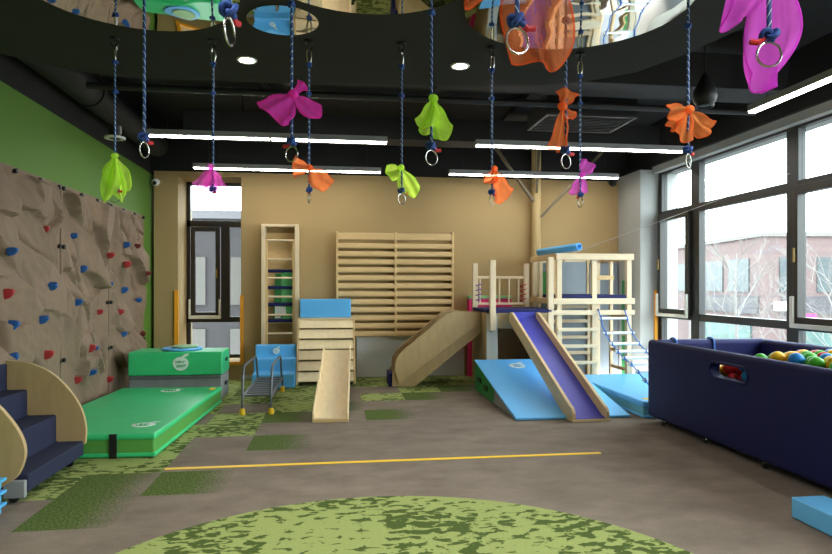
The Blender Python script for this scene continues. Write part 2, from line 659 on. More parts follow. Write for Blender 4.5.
# floor: one carpet, laid in square tiles; lime and grass tiles among the taupe
def build_floor():
    t = bmesh.new()
    T = .56
    x0, y0 = -1.9 - 4 * T, 3.93 - 12 * T
    nx, ny = 15, 26
    lime = set()  # (column, row)
    grass = set()
    for j in range(7, 13):
        for i in range(-2, 4):
            lime.add((i, j))
    for c in ((-2, 1), (-1, 1), (-2, 2), (-1, 2), (0, 2), (-2, 3), (-1, 3), (0, 3), (0, 4), (1, 4), (-1, 4), (-1, 5), (1, 5), (-2, 4), (-2, 5), (-2, 6), (-1, 6), (0, 6),
              (2, 6), (4, 7), (5, 8), (4, 9), (5, 9), (6, 10), (7, 9), (6, 9), (4, 10), (5, 10), (7, 10)):
        lime.add(c)
    for c in ((0, 0), (0, 1), (1, 1), (2, 3), (2, 5), (3, 6), (5, 7), (6, 8), (8, 9), (1, 8), (4, 5)):
        grass.add(c)
        lime.discard(c)
    for c in ((0, 5), (1, 6), (3, 7), (3, 8)):
        lime.discard(c)
    vs = {}

    def v(i, j):
        if (i, j) not in vs:
            x = min(max(x0 + T * i, XL - .15), XG + .3)
            y = min(y0 + T * j, 10.95)
            vs[(i, j)] = t.verts.new((x, y, 0))
        return vs[(i, j)]
    for i in range(nx):
        for j in range(ny):
            f = t.faces.new((v(i, j), v(i + 1, j), v(i + 1, j + 1), v(i, j + 1)))
            c = (i - 4, j - 12)
            f.material_index = 1 if c in lime else 2 if c in grass else 0
    me = bpy.data.meshes.new('floor')
    t.to_mesh(me)
    t.free()
    for k in ('taupe', 'lime_carpet', 'grass_carpet'):
        me.materials.append(M[k])
    o = bpy.data.objects.new('floor', me)
    COL.objects.link(o)
    o['kind'] = 'structure'


build_floor()

struct('wall_left', MB().box((XL - .15, YF, 0), (XL, 10.9, 3.2)), M['green_wall'], smooth=False)
struct('wall_left_upper', MB().box((XL - .15, YF, 3.2), (XL, 10.9, ZC)), M['black_ceiling'], smooth=False)
# tan wall pier beside the back window, back wall with its window opening
WX0, WX1, WZ0, WZ1, WY = -2.405, -1.456, .27, 3.17, 10.5
struct('wall_back', MB().box((XL + .05, YB, 0), (WX0, 10.9, 3.24)).box((WX1, YB, 0), (XG + .2, 10.9, 3.24)).box((WX0, YB, 0), (WX1, 10.9, WZ0))
       .box((WX0, YB, WZ1), (WX1, 10.9, 3.24)), M['tan_wall'], smooth=False)
struct('wall_back_upper', MB().box((XL, YB, 3.24), (XG + .2, 10.9, ZC)), M['black_ceiling'], smooth=False)
struct('wall_right', MB().box((XR, 9.17, 0), (5.4, YB, 3.3)).box((XR, YF, 0), (5.4, 9.17, .45)).box((XR + .2, YF, 3.24), (5.4, 9.17, 3.34)), M['grey_wall'], smooth=False)
struct('wall_right_upper', MB().box((XR + .15, YF, 3.34), (5.4, YB, ZC)), M['black_ceiling'], smooth=False)
struct('wall_front', MB().box((XL - .15, YF - .15, 0), (5.4, YF, ZC)), M['tan_wall'], smooth=False)
struct('ceiling', MB().box((XL - .15, YF - .15, ZC), (5.4, 10.9, ZC + .1)), M['black_ceiling'], smooth=False)
struct('baseboard_back', MB().box((WX1, YB - .012, 0), (.33, YB, .07)), M['pad_grey'], smooth=False)

# grey padding low on the back wall
g = thing('wall_pad', 'grey padded panel along the foot of the tan wall behind the plywood slide', 'wall pad', (1.2, 9.92, 0))
MB().box((.34, 9.885, 0.005), (1.45, 9.938, .665), .012).build('pad_panel', M['pad_grey'], g)
MB().box((1.455, 9.885, 0.005), (2.1, 9.938, .665), .012).build('pad_panel', M['pad_grey'], g)

# --- back window
w = sempty('window_1', (0, WY, 0))
fr = MB()
for x in (WX0 + .0, WX1 - .05):
    fr.box((x, WY, WZ0), (x + .06, WY + .08, WZ1), .004)
for z0, z1 in ((WZ0, WZ0 + .07), (.87, .96), (2.44, 2.54), (WZ1 - .05, WZ1)):
    fr.box((WX0, WY, z0), (WX1, WY + .08, z1), .004)
fr.box((-1.86, WY, .96), (-1.72, WY + .08, 2.44), .004)
fr.build('window_frame', M['bronze'], w)
sa = MB()
for x in (-2.33, -1.94):
    sa.box((x, WY - .05, .97), (x + .07, WY + .02, 2.43), .006)
for z in (.97, 2.36):
    sa.box((-2.26, WY - .05, z), (-1.94, WY + .02, z + .07), .006)
s_ = sa.build('sash', M['bronze'], w)
MB().box((-1.93, WY - .075, 1.6), (-1.905, WY - .05, 1.75), .005).build('handle', M['brass'], s_)
MB().box((-2.36, WY - .08, .93), (-1.85, WY - .05, .985), .01).box((-2.36, WY - .08, .985), (-2.325, WY - .05, 1.25), .01).box((-1.885, WY - .08, .985), (-1.85, WY - .05, 1.25), .01).build('corner_guard', M['white_guard'], w, label='white rubber guard round the sash corner')
for (a, b, c, d) in ((-2.345, -1.506, 2.54, 3.12), (-2.26, -1.94, 1.04, 2.36), (-1.72, -1.506, .96, 2.44), (-2.345, -1.506, .34, .87)):
    MB().box((a, WY + .03, c), (b, WY + .036, d)).build('pane', M['glass'], w, smooth=False)
struct('window_1_sill', MB().box((WX0, YB, WZ0 - .001), (WX1, WY, WZ0 + .012)), M['tan_wall'], smooth=False)
og = MB().box((WX1 - .012, YB - .03, .25), (WX1 + .04, YB + .01, 1.32), .006).box((WX0, YB - .03, .23), (WX1, YB + .01, .285), .006)
struct('trim_1', og, M['orange_guard'])
struct('trim_2', MB().box((WX0 - .05, YB - .03, .2), (WX0 + .012, YB + .01, 1.4), .006), M['orange_guard'])

# --- right window wall
w = sempty('window_2', (XG, 0, 0))
fr = MB()
Z0, Z1 = .45, 3.27
muls = [(9.07, 9.17), (8.07, 8.27), (6.2, 6.38), (5.25, 5.43), (3.4, 3.58), (2.45, 2.63), (.6, .78), (-.35, -.17), (YF, YF + .1)]
for a, b in muls:
    fr.box((XG, a, Z0), (XG + .1, b, Z1), .006)
for z0, z1 in ((Z0, Z0 + .08), (.97, 1.07), (2.52, 2.63), (Z1 - .06, Z1)):
    fr.box((XG + .005, YF + .1, z0), (XG + .095, 9.17, z1), .006)
fr.build('window_frame', M['alu'], w)
ed = [9.07, 8.27, 8.07, 6.38, 6.2, 5.43, 5.25, 3.58, 3.4, 2.63, 2.45, .78, .6, -.17]
bays = [(8.27, 9.07, 1), (6.38, 8.07, 0), (5.43, 6.2, 1), (3.58, 5.25, 0), (2.63, 3.4, 1), (.78, 2.45, 0), (-.17, .6, 1), (YF + .1, -.35, 0)]
for a, b, cas in bays:
    MB().box((XG + .045, a, .53), (XG + .051, b, .97)).build('pane', M['glass'], w, smooth=False)
    MB().box((XG + .045, a, 2.63), (XG + .051, b, 3.21)).build('pane', M['glass'], w, smooth=False)
    if cas:
        sa = MB()
        for y in (a - .02, b - .06):
            sa.box((XG - .06, y, 1.03), (XG + .04, y + .08, 2.56), .006)
        for z in (1.03, 2.47):
            sa.box((XG - .06, a + .05, z), (XG + .04, b - .05, z + .09), .006)
        sx = sa.build('sash', M['bronze'], w)
        MB().box((XG - .085, b - .035, 1.72), (XG - .06, b - .01, 1.88), .005).build('handle', M['brass'], sx)
        MB().box((XG - .09, a - .03, 1.0), (XG - .058, b + .03, 1.05), .01).box((XG - .09, a - .03, 1.05), (XG - .058, a + .02, 1.35), .01).box((XG - .09, b - .02, 1.05), (XG - .058, b + .03, 1.35), .01).build('corner_guard', M['white_guard'], w, label='white rubber guard round the sash corner')
        MB().box((XG + .01, a + .05, 1.12), (XG + .016, b - .06, 2.47)).build('pane', M['glass'], w, smooth=False)
    else:
        MB().box((XG + .045, a, 1.07), (XG + .051, b, 2.52)).build('pane', M['glass'], w, smooth=False)
struct('trim_3', MB().box((XR + .23, 9.14, .2), (XR + .28, 9.18, 1.4), .006), M['orange_guard'])

# ------------------------------------------------------------------ outside
struct('ground_outside', MB().box((5.6, -60, -4.2), (120, 120, -4.0)).box((-60, 11.2, -4.2), (5.6, 120, -4.0)), M['asphalt'], smooth=False)


def block_building(name, label, loc, rz, parts):
    b = thing(name, label, 'building', (0, 0, 0))
    for nm, m, lo, hi in parts:
        MB().box(lo, hi).build(nm, M[m], b, smooth=False)
    b.location = loc
    b.rotation_euler.z = rz
    return b


P = [('wall', 'facade_pink', (0, 0, -4), (26, 20, 3.9)), ('roof_edge', 'facade_white', (-.12, -.12, 3.9), (26, 20, 4.1))]
for y0, y1 in ((1.2, 3.3), (3.9, 6.2), (8.4, 11), (12, 15)):
    P.append(('window', 'far_glass', (-.06, y0, 1.2), (.1, y1, 2.9)))
for x0, x1 in ((.8, 1.6), (2.6, 5), (6, 8.5), (10, 13), (14, 17)):
    P.append(('window', 'far_glass', (x0, -.06, 1.2), (x1, .1, 2.9)))
P += [('louver_band', 'louver', (-.1, .3, .1), (.1, 6.4, 1.0)), ('louver_band', 'louver', (.9, -.1, .1), (25, .1, 1.0)),
      ('pier', 'facade_white', (-.25, 6.6, -4), (.1, 7.7, 3.2)),
      ('shopfront', 'shop_teal', (-.08, 1.0, -3.6), (.1, 6.3, -.3)), ('shopfront', 'shop_teal', (1.2, -.08, -3.6), (9, .1, -.3)),
      ('sign', 'white', (.5, -.18, .3), (1.9, -.02, .75)), ('sign', 'pink', (1.3, -.16, -.35), (2.5, -.02, .15))]
block_building('pink_building', 'pale pink two storey building with grey louver bands seen through the window wall', (20.6, 27.5, 0), R(-8), P)
P = [('wall', 'facade_grey', (-9, 0, -4), (3, 5, 3.15)), ('roof', 'louver', (-9.2, -.2, 3.15), (3.2, 5, 3.35))]
for x in (-5.2, -3.9, -2.6):
    P += [('window', 'bronze', (x, -.05, 1.0), (x + .7, .1, 2.2)), ('window', 'bronze', (x, -.05, -.9), (x + .7, .1, .4))]
block_building('grey_building', 'grey building close behind the narrow back window', (0, 16, 0), 0, P)


def bare_tree(name, label, base, height, seed, spread=1.0):
    rnd = random.Random(seed)
    root = thing(name, label, 'tree', base, 'bare trees in the street')
    b = Vector(base)
    tr = MB()
    tr.tube(smooth_path([b, b + Vector((.05, .05, height * .4)), b + Vector((-.05, 0, height * .8)), b + Vector((0, 0, height))], 4), lambda u: .07 * (1 - u) + .015, 8)
    tr.build('trunk', M['bark'], root)
    br = MB()

    def grow(p, d, L, r, n):
        q = p + d * L
        m = (p + q) / 2 + Vector((rnd.uniform(-.05, .05), rnd.uniform(-.05, .05), .04)) * L
        br.tube([p, m, q], lambda u: r * (1 - .45 * u), 4)
        if n == 0:
            return
        for k in range(3):
            dd = (d + Vector((rnd.uniform(-.7, .7), rnd.uniform(-.7, .7), rnd.uniform(-.1, .5)))).normalized()
            grow(p + d * L * rnd.uniform(.5, 1), dd, L * rnd.uniform(.5, .72), r * .62, n - 1)
    for k in range(16):
        z = height * (.42 + .55 * k / 16)
        a = k * 2.4
        d = Vector((math.cos(a) * .8, math.sin(a) * .8, .75)).normalized()
        grow(b + Vector((0, 0, z)), d, height * .24 * spread * (1.15 - .6 * k / 16), .015, 3)
    br.build('branches', M['bark'], root)


def ground_pt(px, depth, z):
    l = (px - 416) / F
    return Vector(((SN + CS * l) * depth, (CS - SN * l) * depth, z))


bare_tree('bare_tree', 'pale bare tree standing before the corner of the pink building', ground_pt(737, 21, -4), 6.6, 3)
bare_tree('bare_tree', 'pale bare tree seen through the near casement at the frame edge', ground_pt(836, 15, -4), 6.0, 8)

# ------------------------------------------------------------------ ceilings, ducts, lamps
# dropped black board with round mirrors
ZB = 2.85
edge = [(-3.0 + .2, YF + .02), (1.2, YF + .02)] + [(2.2, -.5), (2.3, .8), (2.28, 2.2), (2.2, 3.0), (2.1, 3.45), (1.95, 3.8), (1.7, 4.02), (1.4, 4.14), (.56, 4.24), (-.6, 4.32), (-1.35, 4.35), (-1.6, 4.28), (-1.85, 4.12), (-2.1, 3.9), (-2.4, 3.5), (-2.7, 3.3), (-2.8, 3.25)]
struct('ceiling_board', MB().prism(edge, 'z', ZB, ZB + .09), M['board_black'])


def ceiling_mirror(c, r, label, seed, tilt=0):
    """wavy acrylic mirror disc under the board"""
    t = MB()
    rings = 14
    seg = 48

    def wob(x, y):
        return .0035 * noise.noise(Vector((x * 2.2 + seed, y * 2.2, 0))) + .0006 * noise.noise(Vector((x * 6 + seed, y * 6, 3)))

    def fn(u, v):
        rr = r * u
        a = 2 * PI * v
        x, y = rr * math.cos(a), rr * math.sin(a)
        return Vector((c[0] + x, c[1] + y, ZB - .006 + wob(x, y)))
    t.grid(fn, rings, seg)
    bmesh.ops.remove_doubles(t.bm, verts=t.bm.verts, dist=1e-5)
    for v_ in t.bm.verts:
        v_.co.z += tilt * (v_.co.y - c[1] - r)
    ed_ = [e for e in t.bm.edges if len(e.link_faces) == 1]
    ex = bmesh.ops.extrude_edge_only(t.bm, edges=ed_)
    for v_ in [q for q in ex['geom'] if isinstance(q, bmesh.types.BMVert)]:
        v_.co.z = ZB
    o = single('ceiling_mirror', t, M['mirror'], label, 'mirror', (c[0], c[1], ZB), 'round mirrors in the ceiling board', ang=60)
    return o


ceiling_mirror((-.949, 3.013), .498, 'large round ceiling mirror reflecting the climbing wall and green blocks', 1)
ceiling_mirror((-.27, 3.30), .185, 'small round ceiling mirror reflecting the blue foam steps', 5)
ceiling_mirror((.151, 2.591), .566, 'round ceiling mirror just showing its rim between two blue ropes', 9)
ceiling_mirror((1.19, 2.93), .555, 'large round ceiling mirror reflecting the wooden play tower', 13, .014)

# downlights in the board: two in view, the rest added out of view to brighten the near floor
DL = [((-.537, 3.909), 'round downlight in the black board near the small mirror'), ((.787, 3.839), 'round downlight in the black board above the lime scarf rope'),
      ((-1.7, 2.0), 'added unseen fill downlight overhead near the climbing wall'), ((1.75, 1.9), 'added unseen fill downlight overhead near the ball pit'),
      ((-.5, .9), 'added unseen fill downlight overhead just before the near ropes'), ((1.2, .7), 'added unseen fill downlight overhead on the window side of the near ropes'),
      ((-1.6, -.6), 'added unseen fill downlight behind the camera near the green wall'), ((.6, -.6), 'added unseen fill downlight behind the camera near the windows')]
for (x, y), lab in DL:
    d = thing('downlight', lab, 'ceiling light', (x, y, ZB), 'downlights in the ceiling board')
    MB().lathe([(.045, -.004), (.058, -.006), (.062, 0), (.045, 0)], (x, y, ZB)).build('trim_ring', M['white'], d)
    MB().lathe([(0, -.003), (.045, -.003), (.045, .0), (0, .0)], (x, y, ZB)).build('lens', M['down'], d)
    l = bpy.data.lights.new('downlight_beam', 'SPOT')
    l.energy = 60
    l.color = (1, .96, .9)
    l.spot_size = R(140)
    l.spot_blend = 1
    l.shadow_soft_size = .045
    o = bpy.data.objects.new('downlight_beam', l)
    COL.objects.link(o)
    o.parent = d
    o.location = (0, 0, -.02)


def strip(a, b, label):
    a, b = Vector(a), Vector(b)
    c = (a + b) / 2
    L = thing('linear_light', label, 'ceiling light', (c.x, c.y, c.z), 'long strip lights')
    MB().bar(a + Vector((0, 0, .038)), b + Vector((0, 0, .038)), .086, .066, bev=.006).build('housing', M['lampbody'], L)
    m = a + (b - a) * .5
    d = (b - a).normalized()
    MB().bar(a + d * .01, m - d * .014, .078, .014, bev=.004).build('diffuser', M['lamp'], L)
    MB().bar(m + d * .014, b - d * .01, .078, .014, bev=.004).build('diffuser', M['lamp'], L)
    for t in (.08, .5, .92):
        p = a + (b - a) * t
        MB().cyl(p + Vector((0, 0, .06)), (p.x, p.y, ZC), .003, 5).build('hanging_wire', M['pipe'], L)


strip((-2.11, 7.35, 3.17), (.62, 7.35, 3.17), 'long strip light over the slatted ramp, the nearer of the pair beside the climbing wall')
strip((1.7, 7.35, 3.17), (4.4, 7.35, 3.17), 'long strip light in front of the air vent, over the blue slide')
strip((-2.03, 9.27, 3.17), (.69, 9.27, 3.17), 'long strip light hanging before the tan wall above the wall ladder')
strip((1.73, 9.27, 3.17), (4.45, 9.27, 3.17), 'long strip light before the tan column, above the play tower')
strip((4.07, 5.6, 3.17), (4.07, 2.85, 3.17), 'long strip light running beside the window wall above the ball pit')

# plenum
def dark(name, mb, label, cat, base, m='duct', group=None):
    return single(name, mb, M[m], label, cat, base, group)


dark('air_duct', MB().cyl((-2.62, 1.0, 3.55), (-2.62, 9.6, 3.55), .16, 24).cyl((-2.62, 5.0, 3.55), (-2.62, 5.06, 3.55), .175, 24).cyl((-2.62, 7.0, 3.55), (-2.62, 7.06, 3.55), .175, 24).box((-2.63, 5.02, 3.6), (-2.61, 5.04, ZC)).box((-2.63, 7.02, 3.6), (-2.61, 7.04, ZC)), 'round black duct running along above the green wall', 'duct', (-2.35, 5, 3.38))
dark('air_duct', MB().box((-1.9, 5.75, 3.45), (4.6, 6.2, 3.8), .01).box((-1.2, 5.9, 3.7), (-1.18, 5.92, ZC)).box((3.6, 5.9, 3.7), (3.62, 5.92, ZC)).box((1.0, 5.71, 3.43), (1.06, 6.24, 3.82)).box((-.5, 5.71, 3.43), (-.44, 6.24, 3.82)), 'wide flat black duct crossing the open ceiling just past the board', 'duct', (1, 5.4, 3.45))
dark('air_duct', MB().box((-1.9, 8.1, 3.4), (4.5, 8.5, 3.7), .01).box((-1.2, 8.3, 3.6), (-1.18, 8.32, ZC)).box((3.6, 8.3, 3.6), (3.62, 8.32, ZC)), 'flat black duct crossing above the far strip lights', 'duct', (1, 8.3, 3.4))
dark('sprinkler_pipe', MB().cyl((-2.4, 6.4, 3.42), (4.7, 6.4, 3.42), .035, 12).cyl((-1.2, 6.4, 3.42), (-1.2, 6.4, ZC), .008, 6).cyl((3.9, 6.4, 3.42), (3.9, 6.4, ZC), .008, 6), 'thin dark pipe crossing the open ceiling between the ducts', 'pipe', (1, 6.4, 3.4), 'pipe')
dark('sprinkler_pipe', MB().cyl((3.3, 3.0, 3.93), (3.3, 9.6, 3.93), .05, 12), 'dark pipe running to the back wall near the window side', 'pipe', (3.3, 6, 3.5), 'pipe')
dark('sprinkler_pipe', MB().cyl((-1.2, 4.6, 3.9), (-.7, 8.9, 3.9), .03, 10), 'dark slanting pipe beyond the ceiling board near the climbing wall', 'pipe', (-.9, 7, 3.5), 'pipe')
dark('cable_tray', MB().box((2.4, 1.2, 3.84), (2.7, 8.7, 3.87)).box((2.4, 1.2, 3.87), (2.42, 8.7, 3.93)).box((2.68, 1.2, 3.87), (2.7, 8.7, 3.93)), 'black cable tray running towards the tan column', 'cable tray', (2.6, 5, 3.36))
v = thing('air_vent', 'flat rectangular air vent with pale rim over the wooden play tower', 'air vent', (2.8, 7.0, 3.34))
MB().box((2.3, 6.5, 3.36), (3.35, 7.2, 3.56), .01).build('casing', M['duct'], v)
f_ = MB()
for lo, hi in (((2.3, 6.5), (3.35, 6.53)), ((2.3, 7.17), (3.35, 7.2)), ((2.3, 6.53), (2.33, 7.17)), ((3.32, 6.53), (3.35, 7.17))):
    f_.box((lo[0], lo[1], 3.335), (hi[0], hi[1], 3.36))
f_.build('rim', M['pipe'], v)
sl = MB()
for k in range(9):
    sl.box((2.35, 6.57 + k * .067, 3.342), (3.3, 6.59 + k * .067, 3.36))
sl.build('grille', M['duct'], v)
# hanging loudspeaker
s = thing('hanging_loudspeaker', 'black drop shaped loudspeaker hanging near the window strip light', 'loudspeaker', (3.1, 4.85, 2.98))
MB().lathe([(0, 2.975), (.05, 2.98), (.085, 3.01), (.098, 3.06), (.09, 3.11), (.055, 3.18), (.022, 3.24), (0, 3.28)], (3.1, 4.85, 0)).build('body', M['black'], s)
MB().lathe([(.06, 2.98), (.075, 2.985), (.07, 2.972), (.055, 2.97)], (3.1, 4.85, 0)).build('rim', M['pipe'], s)
MB().cyl((3.1, 4.85, 3.27), (3.1, 4.85, ZC), .006, 6).build('hanging_wire', M['black'], s)
# round can light by the green wall
x, y = -2.26, 6.75
s = thing('can_light', 'round can light with white rim hanging beside the green wall', 'ceiling light', (x, y, 2.98))
MB().lathe([(.06, 2.985), (.1, 2.985), (.102, 2.998), (.1, 3.005), (.06, 3.005)], (x, y, 0)).build('rim', M['white'], s)
MB().lathe([(0, 2.99), (.06, 2.992), (.062, 3.12), (0, 3.12)], (x, y, 0)).build('body', M['black'], s)
MB().cyl((x, y, 3.11), (x, y, ZC), .008, 6).build('rod', M['black'], s)

# tan round column at the back wall with its braces
CX, CY = 3.30, 9.85
s = thing('column', 'round tan column against the back wall with steel braces', 'column', (CX, CY, 0))
MB().cyl((CX, CY, 0.0), (CX, CY, 3.99), .078, 28).build('shaft', M['column'], s)
MB().bar((CX - .07, CY - .06, 2.86), (CX - 1.1, 9.2, 3.9), .045, .045).build('brace', M['strut'], s)
MB().bar((CX + .06, CY - .06, 2.6), (CX + 1.2, 9.3, 3.9), .04, .04).build('brace', M['strut'], s)
MB().bar((CX - .02, CY - .08, 3.0), (CX - .25, 8.9, 3.95), .04, .04).build('brace', M['strut'], s)

# security cameras
def cctv(name, label, p, wall):
    s = thing(name, label, 'security camera', p)
    p = Vector(p)
    MB().cyl(p, p + Vector((0, -.03, 0)), .045, 16).build('mount', M['white'] if wall else M['black'], s)
    MB().sphere(p + Vector((0, -.08, -.02)), .055, scale=(1, 1.15, 1)).build('body', M['white'] if wall else M['black'], s)
    MB().cyl(p + Vector((0, -.13, -.035)), p + Vector((0, -.148, -.04)), .03, 16).build('lens', M['black'], s)


cctv('security_camera', 'small white security camera high on the tan pier beside the green wall', at(157, 182, 9.94), 1)
cctv('security_camera', 'small black security camera high on the tan wall at the grey corner', at(611, 183, 9.94), 0)

# ------------------------------------------------------------------ climbing wall
def rock(seed, y0, y1):
    rnd = random.Random(seed)
    S = [(rnd.uniform(y0, y1), rnd.uniform(0, 2.5), rnd.uniform(.0, .05), rnd.uniform(-.36, .36), rnd.uniform(-.36, .36)) for _ in range(24)]
    ca, sa = math.cos(R(-42)), math.sin(R(-42))

    def h(y, z):
        jy = y + .06 * noise.noise(Vector((y * 3, z * 3, seed))) + .02 * noise.noise(Vector((y * 9, z * 9, seed)))
        jz = z + .06 * noise.noise(Vector((y * 3, z * 3, seed + 9))) + .02 * noise.noise(Vector((y * 9, z * 9, seed + 5)))
        D = []
        for (sy, sz, b, ty, tz) in S:
            dy, dz = jy - sy, jz - sz
            u = (dy * ca + dz * sa) / 1.45
            v = (-dy * sa + dz * ca) / .8
            D.append((math.sqrt(u * u + v * v), b + ty * dy + tz * dz))
        D.sort()
        d0, h0 = D[0]
        d1, h1 = D[1]
        g = d1 - d0
        k = min(1, g / .035)
        r = h0 * (.5 + .5 * k) + h1 * (.5 - .5 * k)
        r -= .04 * math.exp(-(g / .024) ** 2)
        n1 = noise.noise(Vector(((y * ca + z * sa) * 3, (-y * sa + z * ca) * 9, seed)))
        r += .022 * max(0, .35 - abs(n1)) + .006 * noise.noise(Vector((y * 14, z * 14, seed)))
        e = min(y - y0, y1 - y, 2.52 - z)
        lowest = min(1, max(.15, (z - .25) / .3))
        return .045 + min(.11, max(-.034, r)) * min(1, max(0, e - .05) / .06) * lowest
    return h


HOLDS = [(14, 251, 'b'), (46, 229, 'r'), (54, 286, 'b'), (15, 293, 'r'), (11, 325, 'b'), (47, 319, 'b'), (14, 357, 'b'), (50, 354, 'r'),
         (85, 236, 'b'), (82, 271, 'r'), (94, 269, 'b'), (102, 255, 'r'), (81, 302, 'b'), (108, 284, 'b'), (101, 312, 'r'), (90, 348, 'r'), (101, 348, 'b'), (91, 372, 'b'), (79, 380, 'r'), (111, 379, 'r'),
         (125, 245, 'b'), (125, 264, 'r'), (141, 246, 'd'), (139, 273, 'd'), (124, 290, 'b'), (137, 300, 'b'), (123, 312, 'r'), (125, 334, 'b'), (143, 334, 'd')]


def at_x(px, py, X):
    l = (px - 416) / F
    d = Vector((SN + CS * l, CS - SN * l, (HZ - py) / F))
    t = X / d.x
    return Vector((X, t * d.y, H + t * d.z))


pan = [(5.28, 6.69, 'rocky climbing panel with large slanting ledges beside the plywood steps'),
       (6.69, 8.04, 'middle rocky climbing panel between the two upright seams'),
       (8.04, 9.46, 'rocky climbing panel next to the tan pier, behind the green foam block')]
for pi, (y0, y1, lab) in enumerate(pan):
    h = rock(31 + pi * 7, y0, y1)
    p = thing('climbing_panel', lab, 'climbing wall', (XL, (y0 + y1) / 2, 0), 'rocky climbing wall panels')
    mb = MB()
    yy0, yy1 = y0 + .004, y1 - .004

    def fn(u, v):
        y, z = yy0 + (yy1 - yy0) * u, .01 + 2.5 * v
        if u in (0, 1) or v in (0, 1):
            return Vector((XL + .002, y, z))
        return Vector((XL + h(y, z), y, z))
    mb.grid(fn, 84, 140)
    mb.build('rock_face', M['rock'], p, ang=50)
    for (px, py, c) in HOLDS:
        q = at_x(px, py, XL + .08)
        q = at_x(px, py, XL + h(q.y, q.z) + .035)
        if not (y0 <= q.y < y1):
            continue
        rnd = random.Random(px * 7 + py)
        x = XL + h(q.y, q.z) - .012
        m = MB()
        sz = .036 + rnd.uniform(-.006, .008)
        a = rnd.uniform(-.5, .5)
        tri = smooth_poly([(q.y + sz * k * math.cos(t + a), q.z + sz * k * math.sin(t + a)) for t, k in ((R(35), 1.15), (R(90), .8), (R(145), 1.15), (R(210), .75), (R(270), 1.3), (R(330), .75))], 4)
        t = bmesh.new()
        base = [t.verts.new((x, u, v_)) for u, v_ in tri]
        mid = [t.verts.new((x + .05, q.y + (u - q.y) * .86, q.z + .006 + (v_ - q.z) * .86)) for u, v_ in tri]
        top = [t.verts.new((x + .075, q.y + (u - q.y) * .5, q.z + .012 + (v_ - q.z) * .45)) for u, v_ in tri]
        n = len(tri)
        for A, B in ((base, mid), (mid, top)):
            for i in range(n):
                t.faces.new((A[i], A[(i + 1) % n], B[(i + 1) % n], B[i]))
        t.faces.new(top)
        t.faces.new(base[::-1])
        m._merge(t)
        hb = m.build('hold', M[{'b': 'hold_blue', 'r': 'hold_red', 'd': 'hold_dark'}[c]], p, label={'b': 'blue climbing hold', 'r': 'red climbing hold', 'd': 'dark red climbing hold'}[c], ang=50)
    bolts = [(y0 + .05, 2.46), (y0 + .05, 1.86), (y0 + .05, 1.26), (y0 + .05, .7), (y1 - .05, 2.46), (y1 - .05, 1.86), (y1 - .05, 1.26), (y1 - .05, .7), (y0 + .5, 2.46), (y0 + .95, 2.46)]
    for by, bz in bolts:
        MB().cyl((XL + .03, by, bz), (XL + .072, by, bz), .022, 10).build('bolt', M['black'], p)

# ------------------------------------------------------------------ green mats
t = thing('crash_mat', 'large thick green crash mat with lime sides lying before the climbing wall', 'mat', (-2.05, 6.75, 0))
MB().box((-2.65, 5.52, .012), (-1.465, 8.0, .2), .02, 3).build('core', M['mat_lime'], t, label='lime green side band')
MB().box((-2.66, 5.51, .15), (-1.455, 8.01, .205), .022, 3).build('top_cover', M['mat_green'], t)
MB().box((-2.66, 5.51, .005), (-1.455, 8.01, .045), .015, 3).build('bottom_cover', M['mat_green'], t)
MB().box((-1.83, 5.5, .004), (-1.77, 5.52, .207), .004).build('strap', M['black'], t, label='black strap')
logo(t, (-1.67, 5.85, .206), (1, 0, 0), (0, 1, 0), .2, M['logo_ink'])
logo(t, (-2.0, 7.72, .206), (1, 0, 0), (0, 1, 0), .22, M['logo_ink'])
MB().box((-1.56, 7.75, .204), (-1.5, 7.9, .208)).build('care_tag', M['yellow_tape'], t)

t.rotation_euler.z = R(-2.6)
t = thing('folding_block', 'green block folded over a grey base behind the flat green mat', 'foam block', (-2.0, 8.4, 0))
MB().box((-2.56, 8.13, .005), (-1.43, 8.66, .325), .018, 3).build('base', M['mat_grey'], t, label='grey lower half')
MB().box((-2.57, 8.12, .33), (-1.42, 8.66, .63), .022, 3).build('top', M['mat_green'], t)
MB().box((-2.55, 8.115, .285), (-1.44, 8.125, .32), .003).build('zip', M['zip'], t)
for z in (.17, .48):
    MB().box((-1.43, 8.33, z), (-1.412, 8.47, z + .045), .005).build('handle', M['black'], t, label='black webbing handle')
logo(t, (-1.93, 8.118, .48), (1, 0, 0), (0, 0, 1), .19, M['logo_ink'])
single('round_cushion', MB().lathe([(0, .632), (.24, .632), (.255, .645), (.24, .66), (0, .66)], (-1.98, 8.4, 0), 32), M['soft_blue'], 'round flat blue cushion lying on the green block', 'cushion', (-1.98, 8.4, .632), 'round cushions')
single('round_cushion', MB().lathe([(0, .662), (.15, .662), (.165, .673), (.15, .685), (0, .685)], (-1.95, 8.42, 0), 32), M['pale_green'], 'smaller pale green round cushion on top of the blue one', 'cushion', (-1.95, 8.42, .662), 'round cushions')

